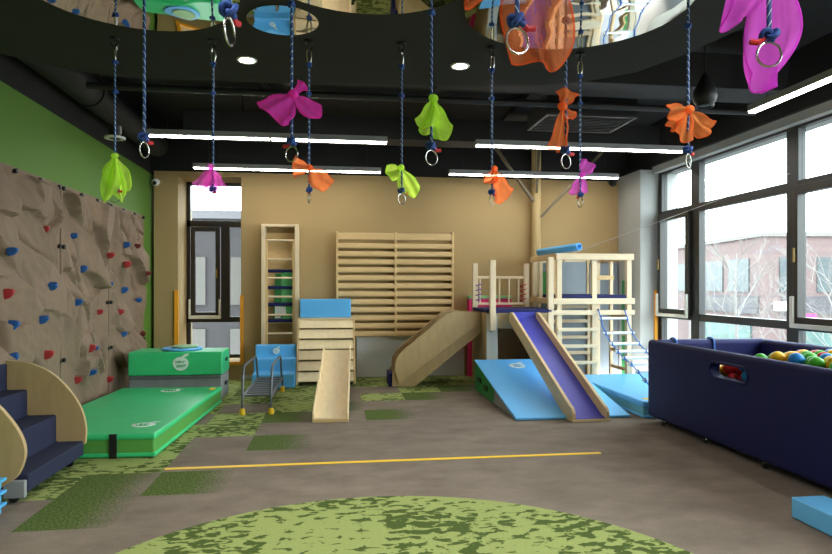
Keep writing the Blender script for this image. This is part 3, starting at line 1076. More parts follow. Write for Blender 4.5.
# ------------------------------------------------------------------ plywood steps at the near left
t = thing('toddler_steps', 'navy padded steps between curved plywood sides beside the green mat', 'steps', (-2.4, 5.0, 0))
prof = [(-2.04, .07), (-2.04, .19), (-2.25, .19), (-2.25, .41), (-2.47, .41), (-2.47, .62), (-2.63, .62), (-2.63, .83), (-2.645, .83), (-2.645, .07)]
MB().prism(prof, 'y', 4.45, 5.38, .016, 2).build('steps', M['navy_fabric'], t)
side = smooth_path([(-2.035, 0, .16), (-2.03, 0, .3), (-2.07, 0, .46), (-2.17, 0, .62), (-2.3, 0, .75), (-2.46, 0, .83), (-2.6, 0, .85), (-2.645, 0, .86)], 5)
sp = [(p.x, p.z) for p in side] + [(-2.645, .06), (-2.05, .15)]
MB().prism(sp, 'y', 5.385, 5.42, .006).build('side_panel', M['ply'], t)
side2 = smooth_path([(-2.16, 0, .13), (-2.07, 0, .2), (-2.025, 0, .34), (-2.06, 0, .48), (-2.17, 0, .64), (-2.3, 0, .76), (-2.46, 0, .83), (-2.645, 0, .86)], 5)
sp = [(p.x - .015, p.z) for p in side2[:-1]] + [(-2.645, .86), (-2.645, .06), (-2.26, .08)]
MB().prism(sp, 'y', 4.40, 4.44, .006).build('side_panel', M['ply'], t)
MB().box((-2.18, 4.405, .045), (-2.045, 4.447, .16), .008).build('base_block', M['mat_grey'], t, label='grey foam corner block')
for x, y in ((-2.14, 4.47), (-2.12, 5.3), (-2.6, 4.47), (-2.6, 5.3)):
    c_ = MB().cyl((x, y - .012, .03), (x, y + .012, .03), .03, 16).build('caster', M['black'], t)
    MB().box((x - .016, y - .02, .03), (x + .016, y + .02, .07), .003).build('fork', M['steel'], c_)

# pale blue plastic crate stack at the frame edge
t = MB()
for k in range(3):
    z = .012 + k * .078
    t.box((-2.4, 3.95, z), (-2.09, 4.22, z + .07), .012, 2).box((-2.42, 3.93, z + .052), (-2.07, 4.24, z + .072), .006)
single('plastic_crate', t, M['crate'], 'pale blue plastic crate stack beside the plywood steps', 'crate', (-2.25, 4.08, 0))

# ------------------------------------------------------------------ wall ladder
LX0, LX1, LY0, LY1 = -1.12, -.555, 9.7, 9.93
t = thing('wall_ladder', 'tall narrow wooden ladder frame with beige and navy rungs on the tan wall', 'ladder', (-.84, 9.8, 0))
for x in (LX0, LX1 - .06):
    MB().box((x, LY0, 0.0), (x + .06, LY1, 2.38), .006).build('side_board', M['pine'], t)
MB().box((LX0, LY0, 2.38), (LX1, LY1, 2.42), .006).build('top_board', M['pine_x'], t)
MB().box((LX0 + .06, LY1 - .015, 1.2), (LX1 - .06, LY1, 2.3)).build('back_board', M['beech'], t)
for x in (LX0 + .06, LX1 - .095):
    MB().box((x, LY0 + .02, .1), (x + .035, LY0 + .06, 2.18), .004).build('inner_rail', M['beech'], t)
zz = [2.17, 1.88, 1.59, 1.3, 1.02, .73, .44]
for z in zz:
    MB().cyl((LX0 + .06, LY0 + .04, z), (LX1 - .06, LY0 + .04, z), .016, 12).build('rung', M['pine_x'], t)
for z in (1.70, 1.44, 1.18, .925):
    MB().cyl((LX0 + .06, LY0 + .12, z), (LX1 - .06, LY0 + .12, z), .026, 14).build('padded_rung', M['navy'], t, label='navy padded rung')
MB().box((LX0 + .06, LY0 + .16, .88), (LX1 - .06, LY1 - .016, .90)).build('shelf', M['pine_x'], t)
t = thing('foam_block', 'light green foam block with white patch standing behind the wall ladder rungs', 'foam block', (-.75, 9.88, .9))
MB().box((-.83, 9.86, .902), (-.66, 9.912, 1.68), .012).build('block', M['foam_green'], t)
MB().box((-.93, 9.855, .96), (-.84, 9.86, 1.15)).box((-.9, 9.853, 1.0), (-.76, 9.857, 1.14)).build('patch', M['white'], t, label='white patch')
single('foam_block', MB().prism([(-.96, .902), (-.835, .902), (-.835, 1.66), (-.92, 1.66)], 'y', 9.862, 9.912, .006), M['foam_dgreen'], 'dark green foam block behind the wall ladder rungs, beside the light green one', 'foam block', (-.9, 9.88, .902))

# wall bars
t = thing('wall_bars', 'wide wooden wall bars in two bays fixed to the tan wall', 'wall bars', (.96, 9.88, .66))
for x in (.02, .945, 1.87):
    MB().box((x, 9.79, .66), (x + .035, 9.935, 2.33), .005).build('upright', M['beech'], t)
for x0, x1 in ((.055, .945), (.98, 1.87)):
    MB().box((x0, 9.80, 2.2), (x1, 9.83, 2.31), .006).build('top_rail', M['beech'], t)
    for k in range(12):
        z = 2.1 - k * .127
        MB().prism(smooth_poly([(9.80, z - .03), (9.835, z - .034), (9.84, z + .038), (9.805, z + .036)], 3), 'x', x0, x1).build('bar', M['beech'], t)

# ------------------------------------------------------------------ blue foam steps
t = thing('foam_steps', 'light blue foam steps with white badge standing under the wall ladder', 'foam steps', (-.87, 9.3, 0))


def scoop(y0, z0, y1, z1):
    return [(y0, z0), (y0 + .012, z0 + (z1 - z0) * .4), (y1, z1)]


pr = [(9.0, .005), (9.0, .20), (9.19, .215), (9.205, .3), (9.195, .4), (9.37, .405), (9.385, .5), (9.375, .585), (9.56, .585), (9.56, .005)]
MB().prism(pr, 'x', -1.17, -.57, .018, 3).build('body', M['soft_blue'], t)
logo(t, (-.86, 9.362, .5), (1, 0, 0), (0, 0, 1), .1, M['logo_ink_b'])

# ------------------------------------------------------------------ metal walking frame
t = thing('balance_frame', 'grey metal walking frame with slats, handrails and yellow feet', 'balance bridge', (-.88, 8.0, 0))
for x in (-1.04, -.72):
    rail = smooth_path([(x, 7.2, .03), (x, 7.19, .12), (x, 7.2, .25), (x, 7.28, .47), (x, 7.36, .53), (x, 7.6, .535), (x, 8.3, .53), (x, 8.44, .5), (x, 8.52, .38), (x, 8.62, .2)], 4)
    MB().tube(rail, .013, 10).build('handrail', M['tube_grey'], t)
    MB().bar((x, 7.2, .2), (x, 8.72, .2), .025, .035).build('side_rail', M['tube_grey'], t)
    MB().tube(smooth_path([(x, 8.62, .2), (x, 8.7, .19), (x, 8.74, .12), (x, 8.74, .03)], 4), .013, 10).build('leg', M['tube_grey'], t)
    for y in (7.2, 8.74):
        MB().lathe([(0, .0), (.03, .0), (.034, .02), (.028, .06), (.016, .075), (0, .075)], (x, y, .0), 16).build('rubber_foot', M['yellow_rubber'], t, label='yellow rubber foot')
for k in range(10):
    y = 7.28 + k * .15
    MB().box((-1.03, y, .19), (-.73, y + .07, .212), .005).build('slat', M['tube_grey'], t)

# ------------------------------------------------------------------ slatted ramp, blue block on it, plywood slide
t = thing('slatted_ramp', 'wide beige climbing ramp of stepped wooden boards under the blue block', 'climbing ramp', (-.13, 9.45, 0))
RB, RT, ZT = 9.16, 9.5, .98
for x in (-.56, .275):
    MB().prism([(RB - .02, .02), (RT - .02, ZT), (RT + .3, ZT), (RT + .3, .02)], 'x', x, x + .03, .004).build('side_panel', M['beech'], t)
for k in range(6):
    u0, u1 = k / 6 + .01, (k + .86) / 6
    y0, y1 = RB + (RT - RB) * u0, RB + (RT - RB) * u1
    z0, z1 = .06 + (ZT - .06) * u0, .06 + (ZT - .06) * u1
    MB().prism([(y0 - .025, z0), (y1 + .012, z1), (y1 + .03, z1), (y0 - .005, z0 - .01)], 'x', -.53, .275, .003).build('board', M['ply_y'], t)
MB().box((-.53, RT - .02, ZT - .03), (.275, RT + .3, ZT), .004).build('top_board', M['pine_x'], t)
MB().box((-.53, RT - .0, ZT - .06), (.275, RT + .02, ZT - .03), .004).build('top_rail', M['beech'], t)
for x in (-.5, .23):
    MB().cyl((x, RB + .05, .02), (x + .025, RB + .05, .02), .02, 12).build('caster', M['black'], t)
b = MB().box((-.525, 9.53, .983), (.245, 9.77, 1.265), .012, 3)
single('foam_block', b, M['soft_blue'], 'light blue oblong foam block lying on top of the slatted ramp', 'foam block', (-.14, 9.65, .983))

t = thing('plywood_slide', 'narrow plain plywood slide hooked onto the slatted ramp', 'slide', (-.03, 7.8, 0))
yb, zb, yt, zt = 6.68, .03, 9.0, .53
t.rotation_euler.z = R(-2.0)
PSX = .045
for x in (-.245 + PSX, .12 + PSX):
    xs = x
    MB().prism([(yb, .0), (yb, .09), (yb + .1, .14), (yt - .05, zt + .08), (yt, zt + .05), (yt, zt - .04), (yb + .12, .0)], 'x', xs, xs + .022, .004).build('side_rail', M['ply_edge'], t)
MB().prism([(yb + .01, .02), (yb + .01, .045), (yb + .1, .06), (yt, zt + .01), (yt, zt - .012), (yb + .1, .035)], 'x', -.223 + PSX, .12 + PSX).build('slide_bed', M['ply_y'], t)
MB().box((-.245 + PSX, yb - .012, .0), (.142 + PSX, yb + .004, .035), .004).build('end_strip', M['beech'], t)

# ------------------------------------------------------------------ plywood padded slide with big sides
def on_y(pts, Y):
    return [(min((q := at(a, b, Y)).x, 2.135), q.z) for a, b in pts]


t = thing('enclosed_slide', 'wide slide with tall rounded plywood sides coming down from the deck', 'slide', (1.5, 9.15, 0))
pan_px = [(399, 383.5), (396.5, 378), (394.6, 371), (395, 361), (398.5, 354.5), (404, 349), (425, 332), (438, 320.5), (446, 314), (452, 311.3), (459, 311), (467, 312.4), (473, 315), (478, 319.4), (479.5, 322.6)]
beam_px = [(392.6, 372), (392.3, 386.6), (414.5, 386.8), (485.6, 332.5), (486.5, 313), (470, 312)]
for Y, d in ((8.86, .0), (9.36, .0)):
    pp = [(x + 0, z) for x, z in on_y(pan_px, 8.86)]
    bb = [(x, max(.004, z)) for x, z in on_y(beam_px, 8.86)]
    MB().prism(pp, 'y', Y - .05, Y, .006).build('side_panel', M['ply'], t)
    MB().prism(bb, 'y', Y, Y + .03, .004).build('side_beam', M['ply'], t)
bx = on_y([(395, 380), (470, 318)], 8.86)
MB().bar((bx[0][0], 9.12, bx[0][1] + .02), (bx[1][0] + .02, 9.12, bx[1][1] + .02), .42, .05, bev=.01).build('slide_bed', M['navy'], t, label='navy padded bed')
q = at(389, 387, 8.9)
MB().box((q.x - .0, 8.9, .004), (q.x + .07, 9.34, .2), .015).build('end_pad', M['navy'], t)

# ------------------------------------------------------------------ deck with railing
DX0, DX1, DY0, DY1, DZ = 2.14, 3.08, 8.56, 9.5, 1.06
t = thing('play_deck', 'wooden play deck with navy mat, railing and a square opening below', 'play deck', (2.6, 9.0, 0))
MB().box((DX0, DY0, .0), (DX0 + .16, DY0 + .03, DZ), .004).build('front_panel', M['pale_panel'], t, label='pale grey panel beside the opening')
MB().box((DX0 + .16, DY0, .86), (DX1, DY0 + .03, DZ), .004).box((DX1 - .14, DY0, 0), (DX1, DY0 + .03, .86), .004).build('front_panel', M['ply'], t)
MB().box((DX0, DY0 + .03, .0), (DX0 + .03, DY1 - .03, DZ), .004).build('side_panel', M['ply'], t)
MB().box((DX1, DY0, .0), (DX1 + .03, DY1, DZ), .004).build('side_panel', M['ply'], t)
MB().box((DX0, DY1 - .03, .0), (DX1, DY1, DZ)).build('back_panel', M['ply'], t)
MB().box((DX0, DY0 - .02, DZ), (DX1 + .03, DY1, DZ + .02)).build('floor_board', M['ply'], t)
MB().box((DX0, DY0 - .03, DZ + .02), (DX1 + .02, DY1 - .03, DZ + .075), .012, 3).build('deck_mat', M['navy'], t, label='navy deck mat')
MB().box((DX0 + .03, DY0 - .085, .83), (DX0 + .115, DY0 - .025, 1.83), .008).build('post', M['pine'], t)
MB().box((3.04, DY0 - .03, .0), (3.12, DY0 + .03, 1.88), .006).build('post', M['pine'], t)
for x in (DX0 + .0, DX1 - .11):
    MB().box((x, DY1 - .06, DZ + .02), (x + .08, DY1, 1.82), .006).build('post', M['pine'], t)
rz0, rz1 = DZ + .11, 1.58
MB().box((DX0 + .08, DY1 - .05, rz1), (DX1 - .1, DY1 - .02, rz1 + .04), .006).build('top_rail', M['pine_x'], t)
MB().box((DX0 + .08, DY1 - .05, rz0), (DX1 - .1, DY1 - .02, rz0 + .035), .006).build('bottom_rail', M['pine_x'], t)
for k in range(5):
    x = DX0 + .12 + k * .155
    MB().cyl((x, DY1 - .035, rz0 + .02), (x, DY1 - .035, rz1 + .01), .014, 10).build('baluster', M['pine'], t)
for x, m, lab in ((DX0 + .09, 'cord_purple', 'purple lacing cord'), (DX1 - .12, 'cord_red', 'red lacing cord')):
    pts = []
    for k in range(64):
        a = k / 63 * 2 * PI * 4
        pts.append((x + .05 * math.cos(a), DY1 - .03 + .05 * math.sin(a), 1.2 + .3 * k / 63))
    MB().tube(pts, .008, 6).build('lacing', M[m], t, label=lab)

t = thing('foam_panel', 'pink foam panel with pale green edge standing behind the deck railing', 'foam panel', (2.5, 9.82, 0))
MB().box((2.14, 9.74, .005), (2.85, 9.88, 1.26), .012).build('panel', M['pink'], t)
MB().box((2.14, 9.73, 1.26), (2.85, 9.89, 1.31), .01).build('edge', M['pale_green'], t, label='pale green top edge')

# navy-bedded slide
t = thing('blue_slide', 'steep slide with blue bed and wooden rails leaning on the deck', 'slide', (2.74, 7.4, 0))
sb0, sb1 = (6.36, .03), (8.5, 1.13)
for x in (2.52, 2.905):
    pr = [(6.33, .0), (6.33, .1), (6.37, .15), (6.43, .17), (8.40, 1.09), (8.48, 1.09), (8.505, 1.04), (8.505, .96), (6.5, .0)]
    MB().prism(pr, 'x', x, x + .04, .006).build('side_rail', M['pine_y'], t)
MB().prism([(6.34, .012), (6.34, .035), (6.44, .05), (8.47, 1.01), (8.50, 1.095), (8.515, 1.095), (8.49, .98), (6.46, .025)], 'x', 2.56, 2.905).build('slide_bed', M['slide_blue'], t, label='blue slide bed')
MB().box((2.52, 6.325, .0), (2.945, 6.345, .03), .003).build('end_strip', M['ply_edge'], t)

t_ = [o for o in COL.objects if o.name == 'blue_slide'][0]
t_.rotation_euler.z = R(1.9)
t_.location.x -= .035

# ------------------------------------------------------------------ play tower
TX0, TX1, TY0, TY1 = 3.18, 4.32, 8.56, 9.72
t = thing('play_tower', 'two storey wooden climbing tower with navy platform and ladder rungs', 'climbing frame', (3.75, 9.2, 0))
pw = .075
for x in (TX0, 3.71, TX1 - pw):
    for y in (TY0, TY1 - pw):
        MB().box((x, y, 0), (x + pw, y + pw, 1.9), .006).build('post', M['pine'], t)
for y in (9.0, 9.35):
    MB().box((TX0 + .01, y, 1.2), (TX0 + .06, y + .05, 1.9), .006).build('post', M['pine'], t)
MB().box((TX0 - .02, TY0 - .035, 1.845), (TX1 + .02, TY0, 1.935), .006).build('beam', M['pine_x'], t)
MB().box((TX0 - .02, TY1, 1.845), (TX1 + .02, TY1 + .035, 1.935), .006).build('beam', M['pine_x'], t)
for x in (TX0 - .03, TX1 - .005):
    MB().box((x, TY0, 1.845), (x + .035, TY1, 1.935), .006).build('beam', M['pine_y'], t)
    MB().box((x, TY0, 1.2), (x + .035, TY1, 1.29), .006).build('beam', M['pine_y'], t)
MB().box((TX0 - .06, TY0 - .035, 1.2), (TX1 + .035, TY0, 1.285), .006).build('beam', M['pine_x'], t)
MB().box((TX0 + .01, TY0 + .01, 1.215), (TX1 - .01, TY1 - .01, 1.24)).build('platform', M['ply'], t)
MB().box((TX0 + .08, TY0 + .005, 1.242), (TX1 - .08, TY1 - .08, 1.335), .015, 3).build('platform_mat', M['navy'], t, label='navy platform mat')
MB().box((TX0 - .06, TY0 - .03, 1.045), (TX1 + .035, TY0, 1.115), .006).build('rung', M['pine_x'], t)
for z in (.81, .57, .33, .1):
    MB().box((TX0, TY0 - .03, z), (3.80, TY0, z + .05), .006).build('rung', M['pine_x'], t)
YM = 9.15
for x, z1 in ((3.89, 1.2), (TX1 - .06, 1.85)):
    MB().box((x, YM, 0), (x + .05, YM + .05, z1), .006).build('post', M['pine'], t)
for z in (.41, .65, .90, 1.12):
    MB().box((TX0 + .08, YM - .025, z), (3.94, YM, z + .05), .006).build('rung', M['pine_x'], t)
for z in (.2, .46, .72, .98):
    MB().box((TX1 - .05, TY0 + .08, z), (TX1 - .02, YM, z + .05), .006).build('rung', M['pine_y'], t)
MB().box((3.95, YM - .025, 1.56), (TX1 - .01, YM, 1.63), .006).build('rung', M['beech'], t)
MB().box((3.40, YM + .05, 1.34), (3.90, YM + .08, 1.84), .004).build('back_panel', M['slate'], t, label='slate grey back panel')
MB().box((3.40, YM + .05, .05), (3.90, YM + .08, 1.18), .004).build('back_panel', M['slate'], t, label='slate grey back panel')
MB().box((3.36, YM + .04, 1.34), (3.40, YM + .09, 1.86), .004).box((3.90, YM + .04, 1.34), (3.93, YM + .09, 1.86), .004).build('panel_frame', M['beech'], t)
t = thing('wall_pad', 'tall slate grey pad on the wall behind the play tower', 'wall pad', (4.0, 9.91, 0))
MB().box((3.39, 9.885, .005), (4.75, 9.936, 1.86), .01).build('pad_panel', M['slate'], t)
single('foam_post', MB().box((4.64, 9.42, .005), (4.75, 9.56, 1.56), .02, 3), M['foam_dgreen'], 'tall green foam post standing against the grey wall behind the tower', 'foam post', (4.70, 9.49, .005), 'green foam posts')
single('foam_post', MB().cyl((3.33, 9.48, 1.337), (3.33, 9.48, 1.70), .065, 24), M['foam_green'], 'short green foam cylinder standing on the navy tower platform', 'foam post', (3.33, 9.48, 1.337), 'green foam posts')

# rolled blue mat on the tower top
t = MB()
a, b = Vector((3.08, 9.25, 2.03)), Vector((3.74, 9.05, 2.16))
a, b = Vector((3.23, 9.5, 1.998)), Vector((3.53, 8.6, 2.035))
d = (b - a).normalized()
up = Vector((0, 0, 1))
sd = d.cross(up).normalized()
prof = []
for k in range(50):
    an = k / 49 * 2 * PI * 2.3
    rr = .06 - .009 * an / (2 * PI)
    prof.append((rr * math.cos(an), rr * math.sin(an)))


def fn(u, v):
    c, s_ = prof[round(v * 49)]
    return a + (b - a) * u + sd * c + up * s_


t.grid(fn, 2, 49)
o = single('rolled_mat', t, M['soft_blue'], 'light blue mat rolled up on top of the play tower', 'rolled mat', (3.4, 9.1, 1.936))
md = o.modifiers.new('thickness', 'SOLIDIFY')
md.thickness = .006

# rope ladder from the tower to the pit
t = thing('rope_ladder', 'sagging ladder of white rungs on blue cords hanging from the play tower', 'rope ladder', (3.95, 7.5, .2))


LADDER = smooth_path([(3.79, 8.5, 1.09), (3.80, 8.36, .84), (3.80, 8.1, .66), (3.76, 7.75, .55), (3.72, 7.35, .46), (3.66, 6.9, .33), (3.6, 6.5, .205)], 8)
LLEN = [0]
for p, q in zip(LADDER, LADDER[1:]):
    LLEN.append(LLEN[-1] + (q - p).length)


def lad(u, s):
    d = u * LLEN[-1]
    for k in range(len(LADDER) - 1):
        if d <= LLEN[k + 1] + 1e-6:
            f = (d - LLEN[k]) / (LLEN[k + 1] - LLEN[k])
            return LADDER[k].lerp(LADDER[k + 1], f) + Vector((.4 * s, 0, 0))


for s in (0, 1):
    MB().tube([(3.79 + .4 * s, 8.5, 1.12), (3.79 + .4 * s, 8.545, 1.135)] + [lad(k / 20, s) for k in range(21)], .009, 6).build('cord', M['cord_blue'], t, label='blue cord')
for k in range(9):
    u = .045 + k * .108
    p, q = lad(u, 0), lad(u, 1)
    MB().cyl(p - Vector((.03, 0, 0)), q + Vector((.03, 0, 0)), .019, 12).build('rung', M['white'], t, label='white rung')
    for e in (p, q):
        MB().tube([e + Vector((0, .024 * math.cos(a), .024 * math.sin(a))) for a in [2 * PI * j / 10 for j in range(10)]], .009, 6, closed=True).build('knot', M['cord_blue'], t)

# cable from the tower to the window wall
single('stay_wire', MB().cyl((3.6, 9.3, 1.94), (5.05, 6.3, 2.72), .0035, 6), M['wire'], 'thin pale wire stretched from the tower top to the window frame', 'wire', (3.6, 9.3, 1.94))

# ------------------------------------------------------------------ blue wedge and mat
t = thing('wedge_mat', 'light blue wedge mat with green and grey sides under the blue slide', 'wedge mat', (2.6, 7.4, 0))
WB, WF, WM, WH = 8.48, 6.48, 7.47, .42
zm = WH * (WM - WF) / (WB - WF)
MB().prism([(WM, .004), (WB, .004), (WB, WH - .012), (WM, zm - .008)], 'x', 1.955, 3.245, .01).build('tall_half', M['wedge_green'], t, label='green sided tall half')
MB().prism([(WF + .04, .004), (WM - .005, .004), (WM - .005, zm - .008), (WF + .04, .006)], 'x', 1.955, 3.245, .004).build('low_half', M['mat_grey'], t, label='grey sided low half')
MB().prism([(WF, .004), (WF, .03), (WM, zm + .012), (WB + .005, WH + .008), (WB + .005, WH - .012), (WM, zm - .01), (WF + .06, .006)], 'x', 1.945, 3.255, .006).build('top_cover', M['mat_blue'], t)
for y, z in ((8.2, .15), (7.85, .1)):
    MB().box((1.94, y - .09, z), (1.957, y + .09, z + .07), .006).build('handle', M['black'], t, label='black webbing handle')
sl_ = (WH) / (WB - WF)
logo(t, (2.48, 8.2, .42 - .28 * sl_ + .01), (1, 0, 0), (0, 1, sl_), .22, M['logo_ink_b'])

t = thing('landing_mat', 'flat thick light blue mat between the play tower and the ball pit', 'mat', (3.95, 7.5, 0))
MB().box((3.375, 6.42, .005), (4.68, 8.5, .15), .015, 3).build('core', M['teal'], t, label='teal side band')
MB().box((3.365, 6.41, .12), (4.69, 8.51, .19), .02, 3).build('top_cover', M['mat_blue'], t)
MB().box((3.365, 6.41, .004), (4.69, 8.51, .035), .012, 3).build('bottom_cover', M['mat_blue'], t)
MB().box((3.45, 6.5, .189), (3.53, 6.6, .193)).build('care_tag', M['yellow_tape'], t)

# ------------------------------------------------------------------ ball pit
PX0, PX1, PY0, PY1, PZ0, PZ1 = 3.35, 4.7, 2.9, 6.3, .06, .885
t = thing('ball_pit', 'large navy padded ball pit with handle slot standing by the window wall', 'ball pit', (4.0, 4.6, 0))
fpn = MB().box((PX0, PY0, PZ0), (PX0 + .09, PY1, PZ1), .05, 5).build('side_panel', M['navy'], t)
cut = MB()
yA, yB, zc, rz = 4.66, 5.16, .715, .058
poly = arc(yB - rz, zc, rz, -90, 90, 8) + arc(yA + rz, zc, rz, 90, 270, 8)
cut.prism([(y - 4.6, z) for y, z in poly], 'x', PX0 - 4.0 - .1, PX0 - 4.0 + .3)
for v_ in cut.bm.verts:
    v_.co += Vector((4.0, 4.6, 0))
boolean_cut(fpn, cut)
ring = [(PX0 + .004, y, z) for y, z in arc(yB - rz, zc, rz + .012, -90, 90, 8) + arc(yA + rz, zc, rz + .012, 90, 270, 8)]
MB().tube(ring, .014, 8, closed=True).build('slot_welt', M['navy'], t)
MB().box((PX0 + .09, PY1 - .12, PZ0), (PX1, PY1, PZ1), .05, 5).build('end_panel', M['navy'], t)
MB().box((PX1 - .12, PY0, PZ0), (PX1, PY1 - .12, PZ1), .05, 5).build('side_panel', M['navy'], t)
MB().box((PX0 + .09, PY0, PZ0), (PX1 - .12, PY0 + .12, PZ1), .05, 5).build('end_panel', M['navy'], t)
MB().box((PX0 + .1, PY0 + .1, PZ0), (PX1 - .1, PY1 - .1, PZ0 + .06)).build('base', M['navy'], t)
for x in (3.62, 4.05):
    MB().tube(smooth_path([(x, PY1 - .135, .6), (x, PY1 - .13, .84), (x, PY1 - .09, .893), (x, PY1 - .03, .893), (x, PY1 + .01, .84), (x, PY1 + .012, .6)], 5), .012, 8).build('strap', M['cord_blue'], t, label='blue cord strap')
for y in (3.7, 4.52, 5.33, 6.05):
    for x in (PX0 + .06, PX1 - .06):
        c_ = MB().cyl((x, y - .011, .027), (x, y + .011, .027), .027, 14).build('caster', M['black'], t)
        MB().box((x - .014, y - .018, .03), (x + .014, y + .018, .065), .003).build('fork', M['steel'], c_)

# balls: packed heap, each its own object
cols = ('red', 'yellow', 'green', 'blue')
RB_ = .057
protos = {}
for c in cols:
    m = MB().sphere((0, 0, 0), RB_, 20, 14)
    me_o = m.build('ball', M['ball_' + c], None)
    protos[c] = me_o
used = set()


def heap(x, y):
    z = .885 - .19 * min(1, max(0, (y - 4.55) / .6)) + .02 * math.sin(x * 5 + 1) * math.cos(y * 3)
    if y > 5.2:
        z -= .12 * (y - 5.2)
    return z


rb = random.Random(5)
k = 0
for layer in (0, 1):
    j = 0
    y = 3.5 + (.05 if layer else 0)
    while y < (5.9 if layer == 0 else 5.45):
        x = PX0 + .09 + RB_ + .006 + (RB_ if (j + layer) % 2 else 0)
        while x < PX1 - .12 - RB_:
            if layer == 1 and not (x < PX0 + .36 and 4.3 < y < 5.4):
                x += 2 * RB_ + .002
                continue
            z = heap(x, y) - layer * .1
            c = rb.choice(cols)
            o = protos[c]
            if c in used:
                o = protos[c].copy()
                COL.objects.link(o)
            used.add(c)
            o.location = (x + rb.uniform(-.002, .002), y + rb.uniform(-.002, .002), z + rb.uniform(-.012, .012))
            tag(o, '%s plastic ball among the balls heaped in the navy pit' % c, 'ball', '%s balls in the ball pit' % c)
            x += 2 * RB_ + .003
        y += 1.76 * RB_
        j += 1

# blue beam block near the camera
single('foam_beam', MB().box((2.845, 2.55, .004), (3.075, 3.54, .132), .01, 3), M['mat_blue'], 'light blue foam beam lying on the carpet in front of the ball pit', 'foam block', (2.95, 3.05, .004))

# yellow line on the carpet
single('floor_tape', MB().box((-1.34, 5.105, .0005), (2.3, 5.155, .0035)), M['yellow_tape'], 'long straight yellow tape line across the carpet', 'floor tape', (.5, 5.13, 0))

# ------------------------------------------------------------------ hanging ropes and scarves
def make_rope():
    r = bpy.data.objects.new('hanging_rope', None)
    COL.objects.link(r)
    MB().cyl((0, 0, 0), (0, 0, -.012), .028, 16).tube([(.017 * math.sin(a), 0, -.03 + .017 * math.cos(a)) for a in [2 * PI * k / 16 for k in range(16)]], .005, 8, closed=True).build('eyebolt', M['black'], r)
    lo = []
    for k in range(24):
        a = 2 * PI * k / 24
        lo.append((.004, (.013 + .004 * math.cos(a)) * math.sin(a), -.085 + .047 * math.cos(a)))
    MB().tube(lo, .005, 8, closed=True).build('carabiner', M['steel'], r)
    MB().tube([(0, 0, -.125 - .72 * k / 30) for k in range(31)], .0056, 8).build('cord', M['rope'], r)

    def knot(z, sc, name='knot'):
        pts = []
        for k in range(36):
            a = 2 * PI * k / 36
            pts.append(((math.sin(a) + 2 * math.sin(2 * a)) * sc, (math.cos(a) - 2 * math.cos(2 * a)) * sc * .8, z - math.sin(3 * a) * sc * 1.6))
        MB().tube(pts, .0068, 8, closed=True).build('knot', M['rope_knot'], r)
    knot(-.135, .0045)
    knot(-.30, .004)
    knot(-.845, .0062)
    MB().tube([(.01, 0, -.85), (.024, .006, -.862), (.041, .01, -.858)], .0075, 8).build('rope_tip', M['red_tape'], r, label='red taped rope end')
    MB().tube([(.028 * math.sin(a) * .94, .010 * math.sin(a), -.893 + .030 * math.cos(a)) for a in [2 * PI * k / 28 for k in range(28)]], .0027, 8, closed=True).build('ring', M['steel'], r, label='steel ring')
    return r


rope0 = make_rope()
R1 = [(-1.225, 3.66), (-.684, 3.617), (-.145, 3.56), (.381, 3.52), (.909, 3.51), (1.455, 3.53)]
R2 = [(-.715, 2.45), (-.167, 2.45), (.385, 2.45), (.948, 2.45), (1.49, 2.45)]
R3 = [(-.225, 1.37), (.405, 1.34), (1.02, 1.34)]
n1 = ['back row blue rope with ring and the long lime scarf beside the green wall', 'back row blue rope with ring and the sheer pink scarf before the back window', 'back row blue rope with ring and the small orange scarf above the slatted ramp',
      'back row blue rope with ring and the small lime scarf above the wall bars', 'back row blue rope with ring and the orange scarf over the enclosed slide', 'back row blue rope with ring and the small magenta scarf over the play tower']
n2 = ['bare blue rope with ring in the middle row, nearest the green wall', 'middle row blue rope with ring and the big magenta bow', 'middle row blue rope with ring and the lime scarf below a downlight',
      'middle row blue rope with ring and the long twisted orange scarf', 'middle row blue rope with ring and the pale orange scarf near the windows']
n3 = ['front row blue rope end with ring and red tip beside the small ceiling mirror', 'front row blue rope end with ring in front of the large see-through orange scarf', 'front row blue rope end with ring in front of the large violet scarf']
allr = list(zip(R1, n1)) + list(zip(R2, n2)) + list(zip(R3, n3))
for i, ((x, y), lab) in enumerate(allr):
    o = rope0 if i == 0 else copy_tree(rope0)
    o.location = (x, y, ZB - .001)
    o.rotation_euler.z = (0, 1.2, 1.45, .25, .5, 1.35, .9, 2.2, .1, .15, .3, 1.0, -.1, 2.6)[i]
    o.scale.z = 1.0 if i < 6 else .985 if i < 10 else .965 if i == 10 else .95
    tag(o, lab, 'hanging rope', 'blue ropes hanging from the ceiling board')


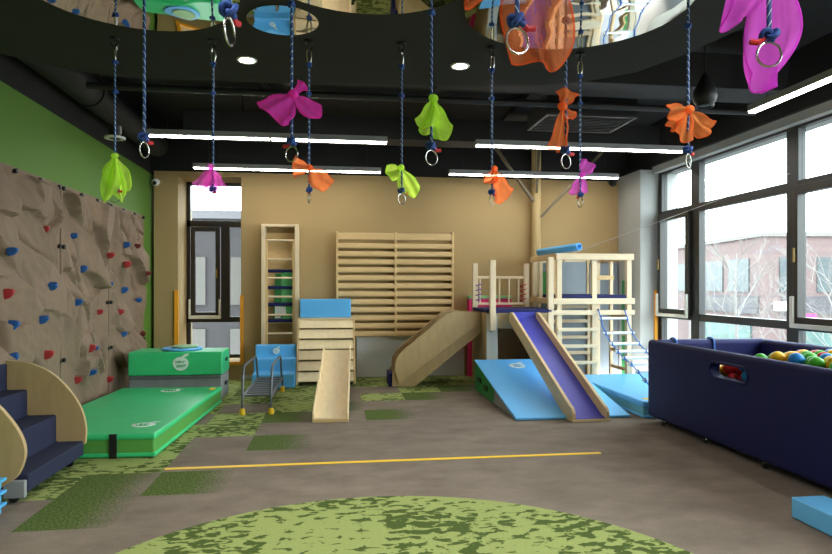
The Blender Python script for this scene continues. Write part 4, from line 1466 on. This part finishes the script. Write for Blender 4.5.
def wing(mb, k, tip, wmid, wend, Y, seed, side=0, nf=3, amp=None):
    """one hanging half of a knotted scarf: gathered at the knot, opening in soft folds to a rounded end"""
    K, T = Vector(k), Vector(tip)
    ax = T - K
    d = ax.normalized()
    nrm = Vector((-d.z, 0, d.x))
    L = ax.length
    rnd = random.Random(seed)
    ph = rnd.uniform(0, 6)
    sk = rnd.uniform(-.12, .12)
    amp = amp if amp is not None else wmid * .45

    def fn(u, v):
        vv = v * 2 - 1
        g = min(1, u / .6)
        w = .006 + (wmid - .006) * math.sin(g * PI / 2) ** 1.25
        if u > .6:
            q = (u - .6) / .4
            w = wmid + (wend - wmid) * q * q
        e = 1 - .16 * (abs(vv) ** 2.5) * u + sk * vv * u + .03 * math.sin(3.2 * vv + ph)
        p = K + ax * u * e + nrm * (w * vv + side * L * .12 * math.sin(PI * u))
        fold = amp * math.sin(vv * nf * 1.5 + ph + .8 * u) * u ** .8
        wob = noise.noise(Vector((u * 2.2, vv * 1.6, seed))) * wmid * .22 * u
        return p + nrm * wob + Vector((0, fold, wob * .4))
    mb.grid(fn, 24, 32)
    b = [fn(i / 24, 0) for i in range(6, 24)] + [fn(1, j / 24) for j in range(25)] + [fn(i / 24, 1) for i in range(23, 5, -1)]
    mb.tube(b, .0022, 6)


def scarf(label, mat, Y, knot, wings, seed, kn=.02):
    c = at(knot[0], knot[1], Y)
    c.y -= .008
    root = thing('scarf', label, 'scarf', c, 'sheer scarves tied to the ropes')
    for i, wg in enumerate(wings):
        tip, wm, we = wg[:3]
        m = MB()
        yo = wg[3] if len(wg) > 3 else 0
        tp = at(tip[0], tip[1], Y)
        tp.y += yo
        s = Y / F
        wing(m, c, tp, wm * s, we * s, Y, seed + i * 3, side=(wg[4] if len(wg) > 4 else 0))
        m.build('scarf_tail', M[mat], root, ang=180)
    m = MB()
    m.sphere(c, kn, 12, 8, (1, .9, .85))
    for v_ in m.bm.verts:
        v_.co += Vector([noise.noise(v_.co * 60 + Vector((q * 7, 0, seed))) * .004 for q in range(3)])
    m.build('scarf_knot', M[mat], root)


Y1 = lambda i: R1[i][1]
scarf('long lime scarf drooping on the rope beside the green wall', 'sheer_lime', Y1(0), (115, 156), [((107, 203), 8, 4, -.04, .4), ((119, 200), 9, 6, .02, -.5), ((115, 190), 13, 10, .05)], 11)
scarf('sheer pink scarf tied before the back window', 'sheer_orchid', Y1(1), (211, 167), [((200, 188), 8, 8, -.03, 1.2), ((226, 195), 8, 7, .01, -1.2), ((212, 190), 10, 9, .04)], 22)
scarf('small orange scarf tied on the rope above the slatted ramp', 'sheer_orange', Y1(2), (310, 168), [((293, 167), 7, 11, -.02, .2), ((326, 188), 10, 11, .02)], 33)
scarf('small lime scarf tied on the rope above the wall bars', 'sheer_lime', Y1(3), (401, 168), [((387, 175), 8, 8, -.02, .5), ((416, 195), 10, 8, .02, -.5)], 44)
scarf('orange scarf tied on the rope above the enclosed slide', 'sheer_orange', Y1(4), (494, 169), [((484, 182), 6, 5, -.02, 2.2), ((507, 199), 8, 13, .02)], 55)
scarf('small magenta scarf tied on the rope above the play tower', 'sheer_magenta', Y1(5), (582, 175), [((589, 162), 8, 9, -.01), ((579, 194), 8, 10, .02)], 66)
Y2 = 2.45
scarf('big deep magenta scarf tied as a wide bow near the small mirror', 'sheer_deep', Y2, (293, 95), [((271, 119), 16, 20, -.04, .2), ((320, 114), 8, 9, .02, -.5), ((304, 82), 4, 8, .02)], 77, .022)
scarf('bright lime scarf hanging below a downlight', 'sheer_lime', Y2, (433, 99), [((424, 129), 9, 12, -.03, .4), ((446, 138), 9, 11, .02, -.4), ((435, 129), 14, 17, .05)], 88, .02)
scarf('long twisted orange scarf hanging over the middle of the strip lights', 'sheer_orange', Y2, (562, 107), [((567, 91), 7, 12, -.01, -.6), ((575, 117), 6, 5, .01, -1.8), ((556, 152), 7, 9, .0, .3)], 99, .02)
scarf('pale orange scarf spread like petals near the window wall', 'sheer_peach', Y2, (688, 110), [((665, 116), 9, 10, -.03, -.4), ((682, 140), 8, 10, .0), ((713, 131), 12, 13, .02, -.9), ((675, 128), 8, 8, .03)], 110, .022)
Y3 = 1.37
scarf('large see-through orange scarf at the top beside the play tower mirror', 'sheer_orange_big', Y3, (516, -62), [((463, 14), 14, 11, -.05), ((556, 61), 36, 30, .06, .1)], 121, .024)
scarf('large violet scarf at the top in the window corner', 'sheer_violet', Y3, (765, -58), [((717, 35), 27, 9, -.05, -.2), ((780, 88), 36, 9, .05, .5)], 132, .024)

# ------------------------------------------------------------------ light and view
wd = bpy.data.worlds.new('overcast')
scn.world = wd
wd.use_nodes = True
bg = wd.node_tree.nodes['Background']
bg.inputs[0].default_value = (.93, .97, 1, 1)
bg.inputs[1].default_value = 10.0


def portal(loc, rot, sx, sy):
    l = bpy.data.lights.new('window_portal', 'AREA')
    l.shape = 'RECTANGLE'
    l.size, l.size_y = sx, sy
    l.cycles.is_portal = True
    o = bpy.data.objects.new('window_portal', l)
    COL.objects.link(o)
    o.location = loc
    o.rotation_euler = rot


portal((XG + .2, 3.45, 1.86), (0, R(90), 0), 2.8, 11.3)
portal((-1.93, WY + .25, 1.72), (R(-90), 0, 0), .95, 2.9)

for i in range(len(scn.view_layers)):
    pass
scn.view_settings.view_transform = 'Standard'
scn.view_settings.look = 'None'
scn.view_settings.exposure = 0.55
scn.view_settings.gamma = 1
scn.view_settings.use_curve_mapping = False
scn.cycles.max_bounces = 8
scn.cycles.transparent_max_bounces = 16
scn.cycles.use_denoising = True
scn.cycles.sample_clamp_indirect = 6
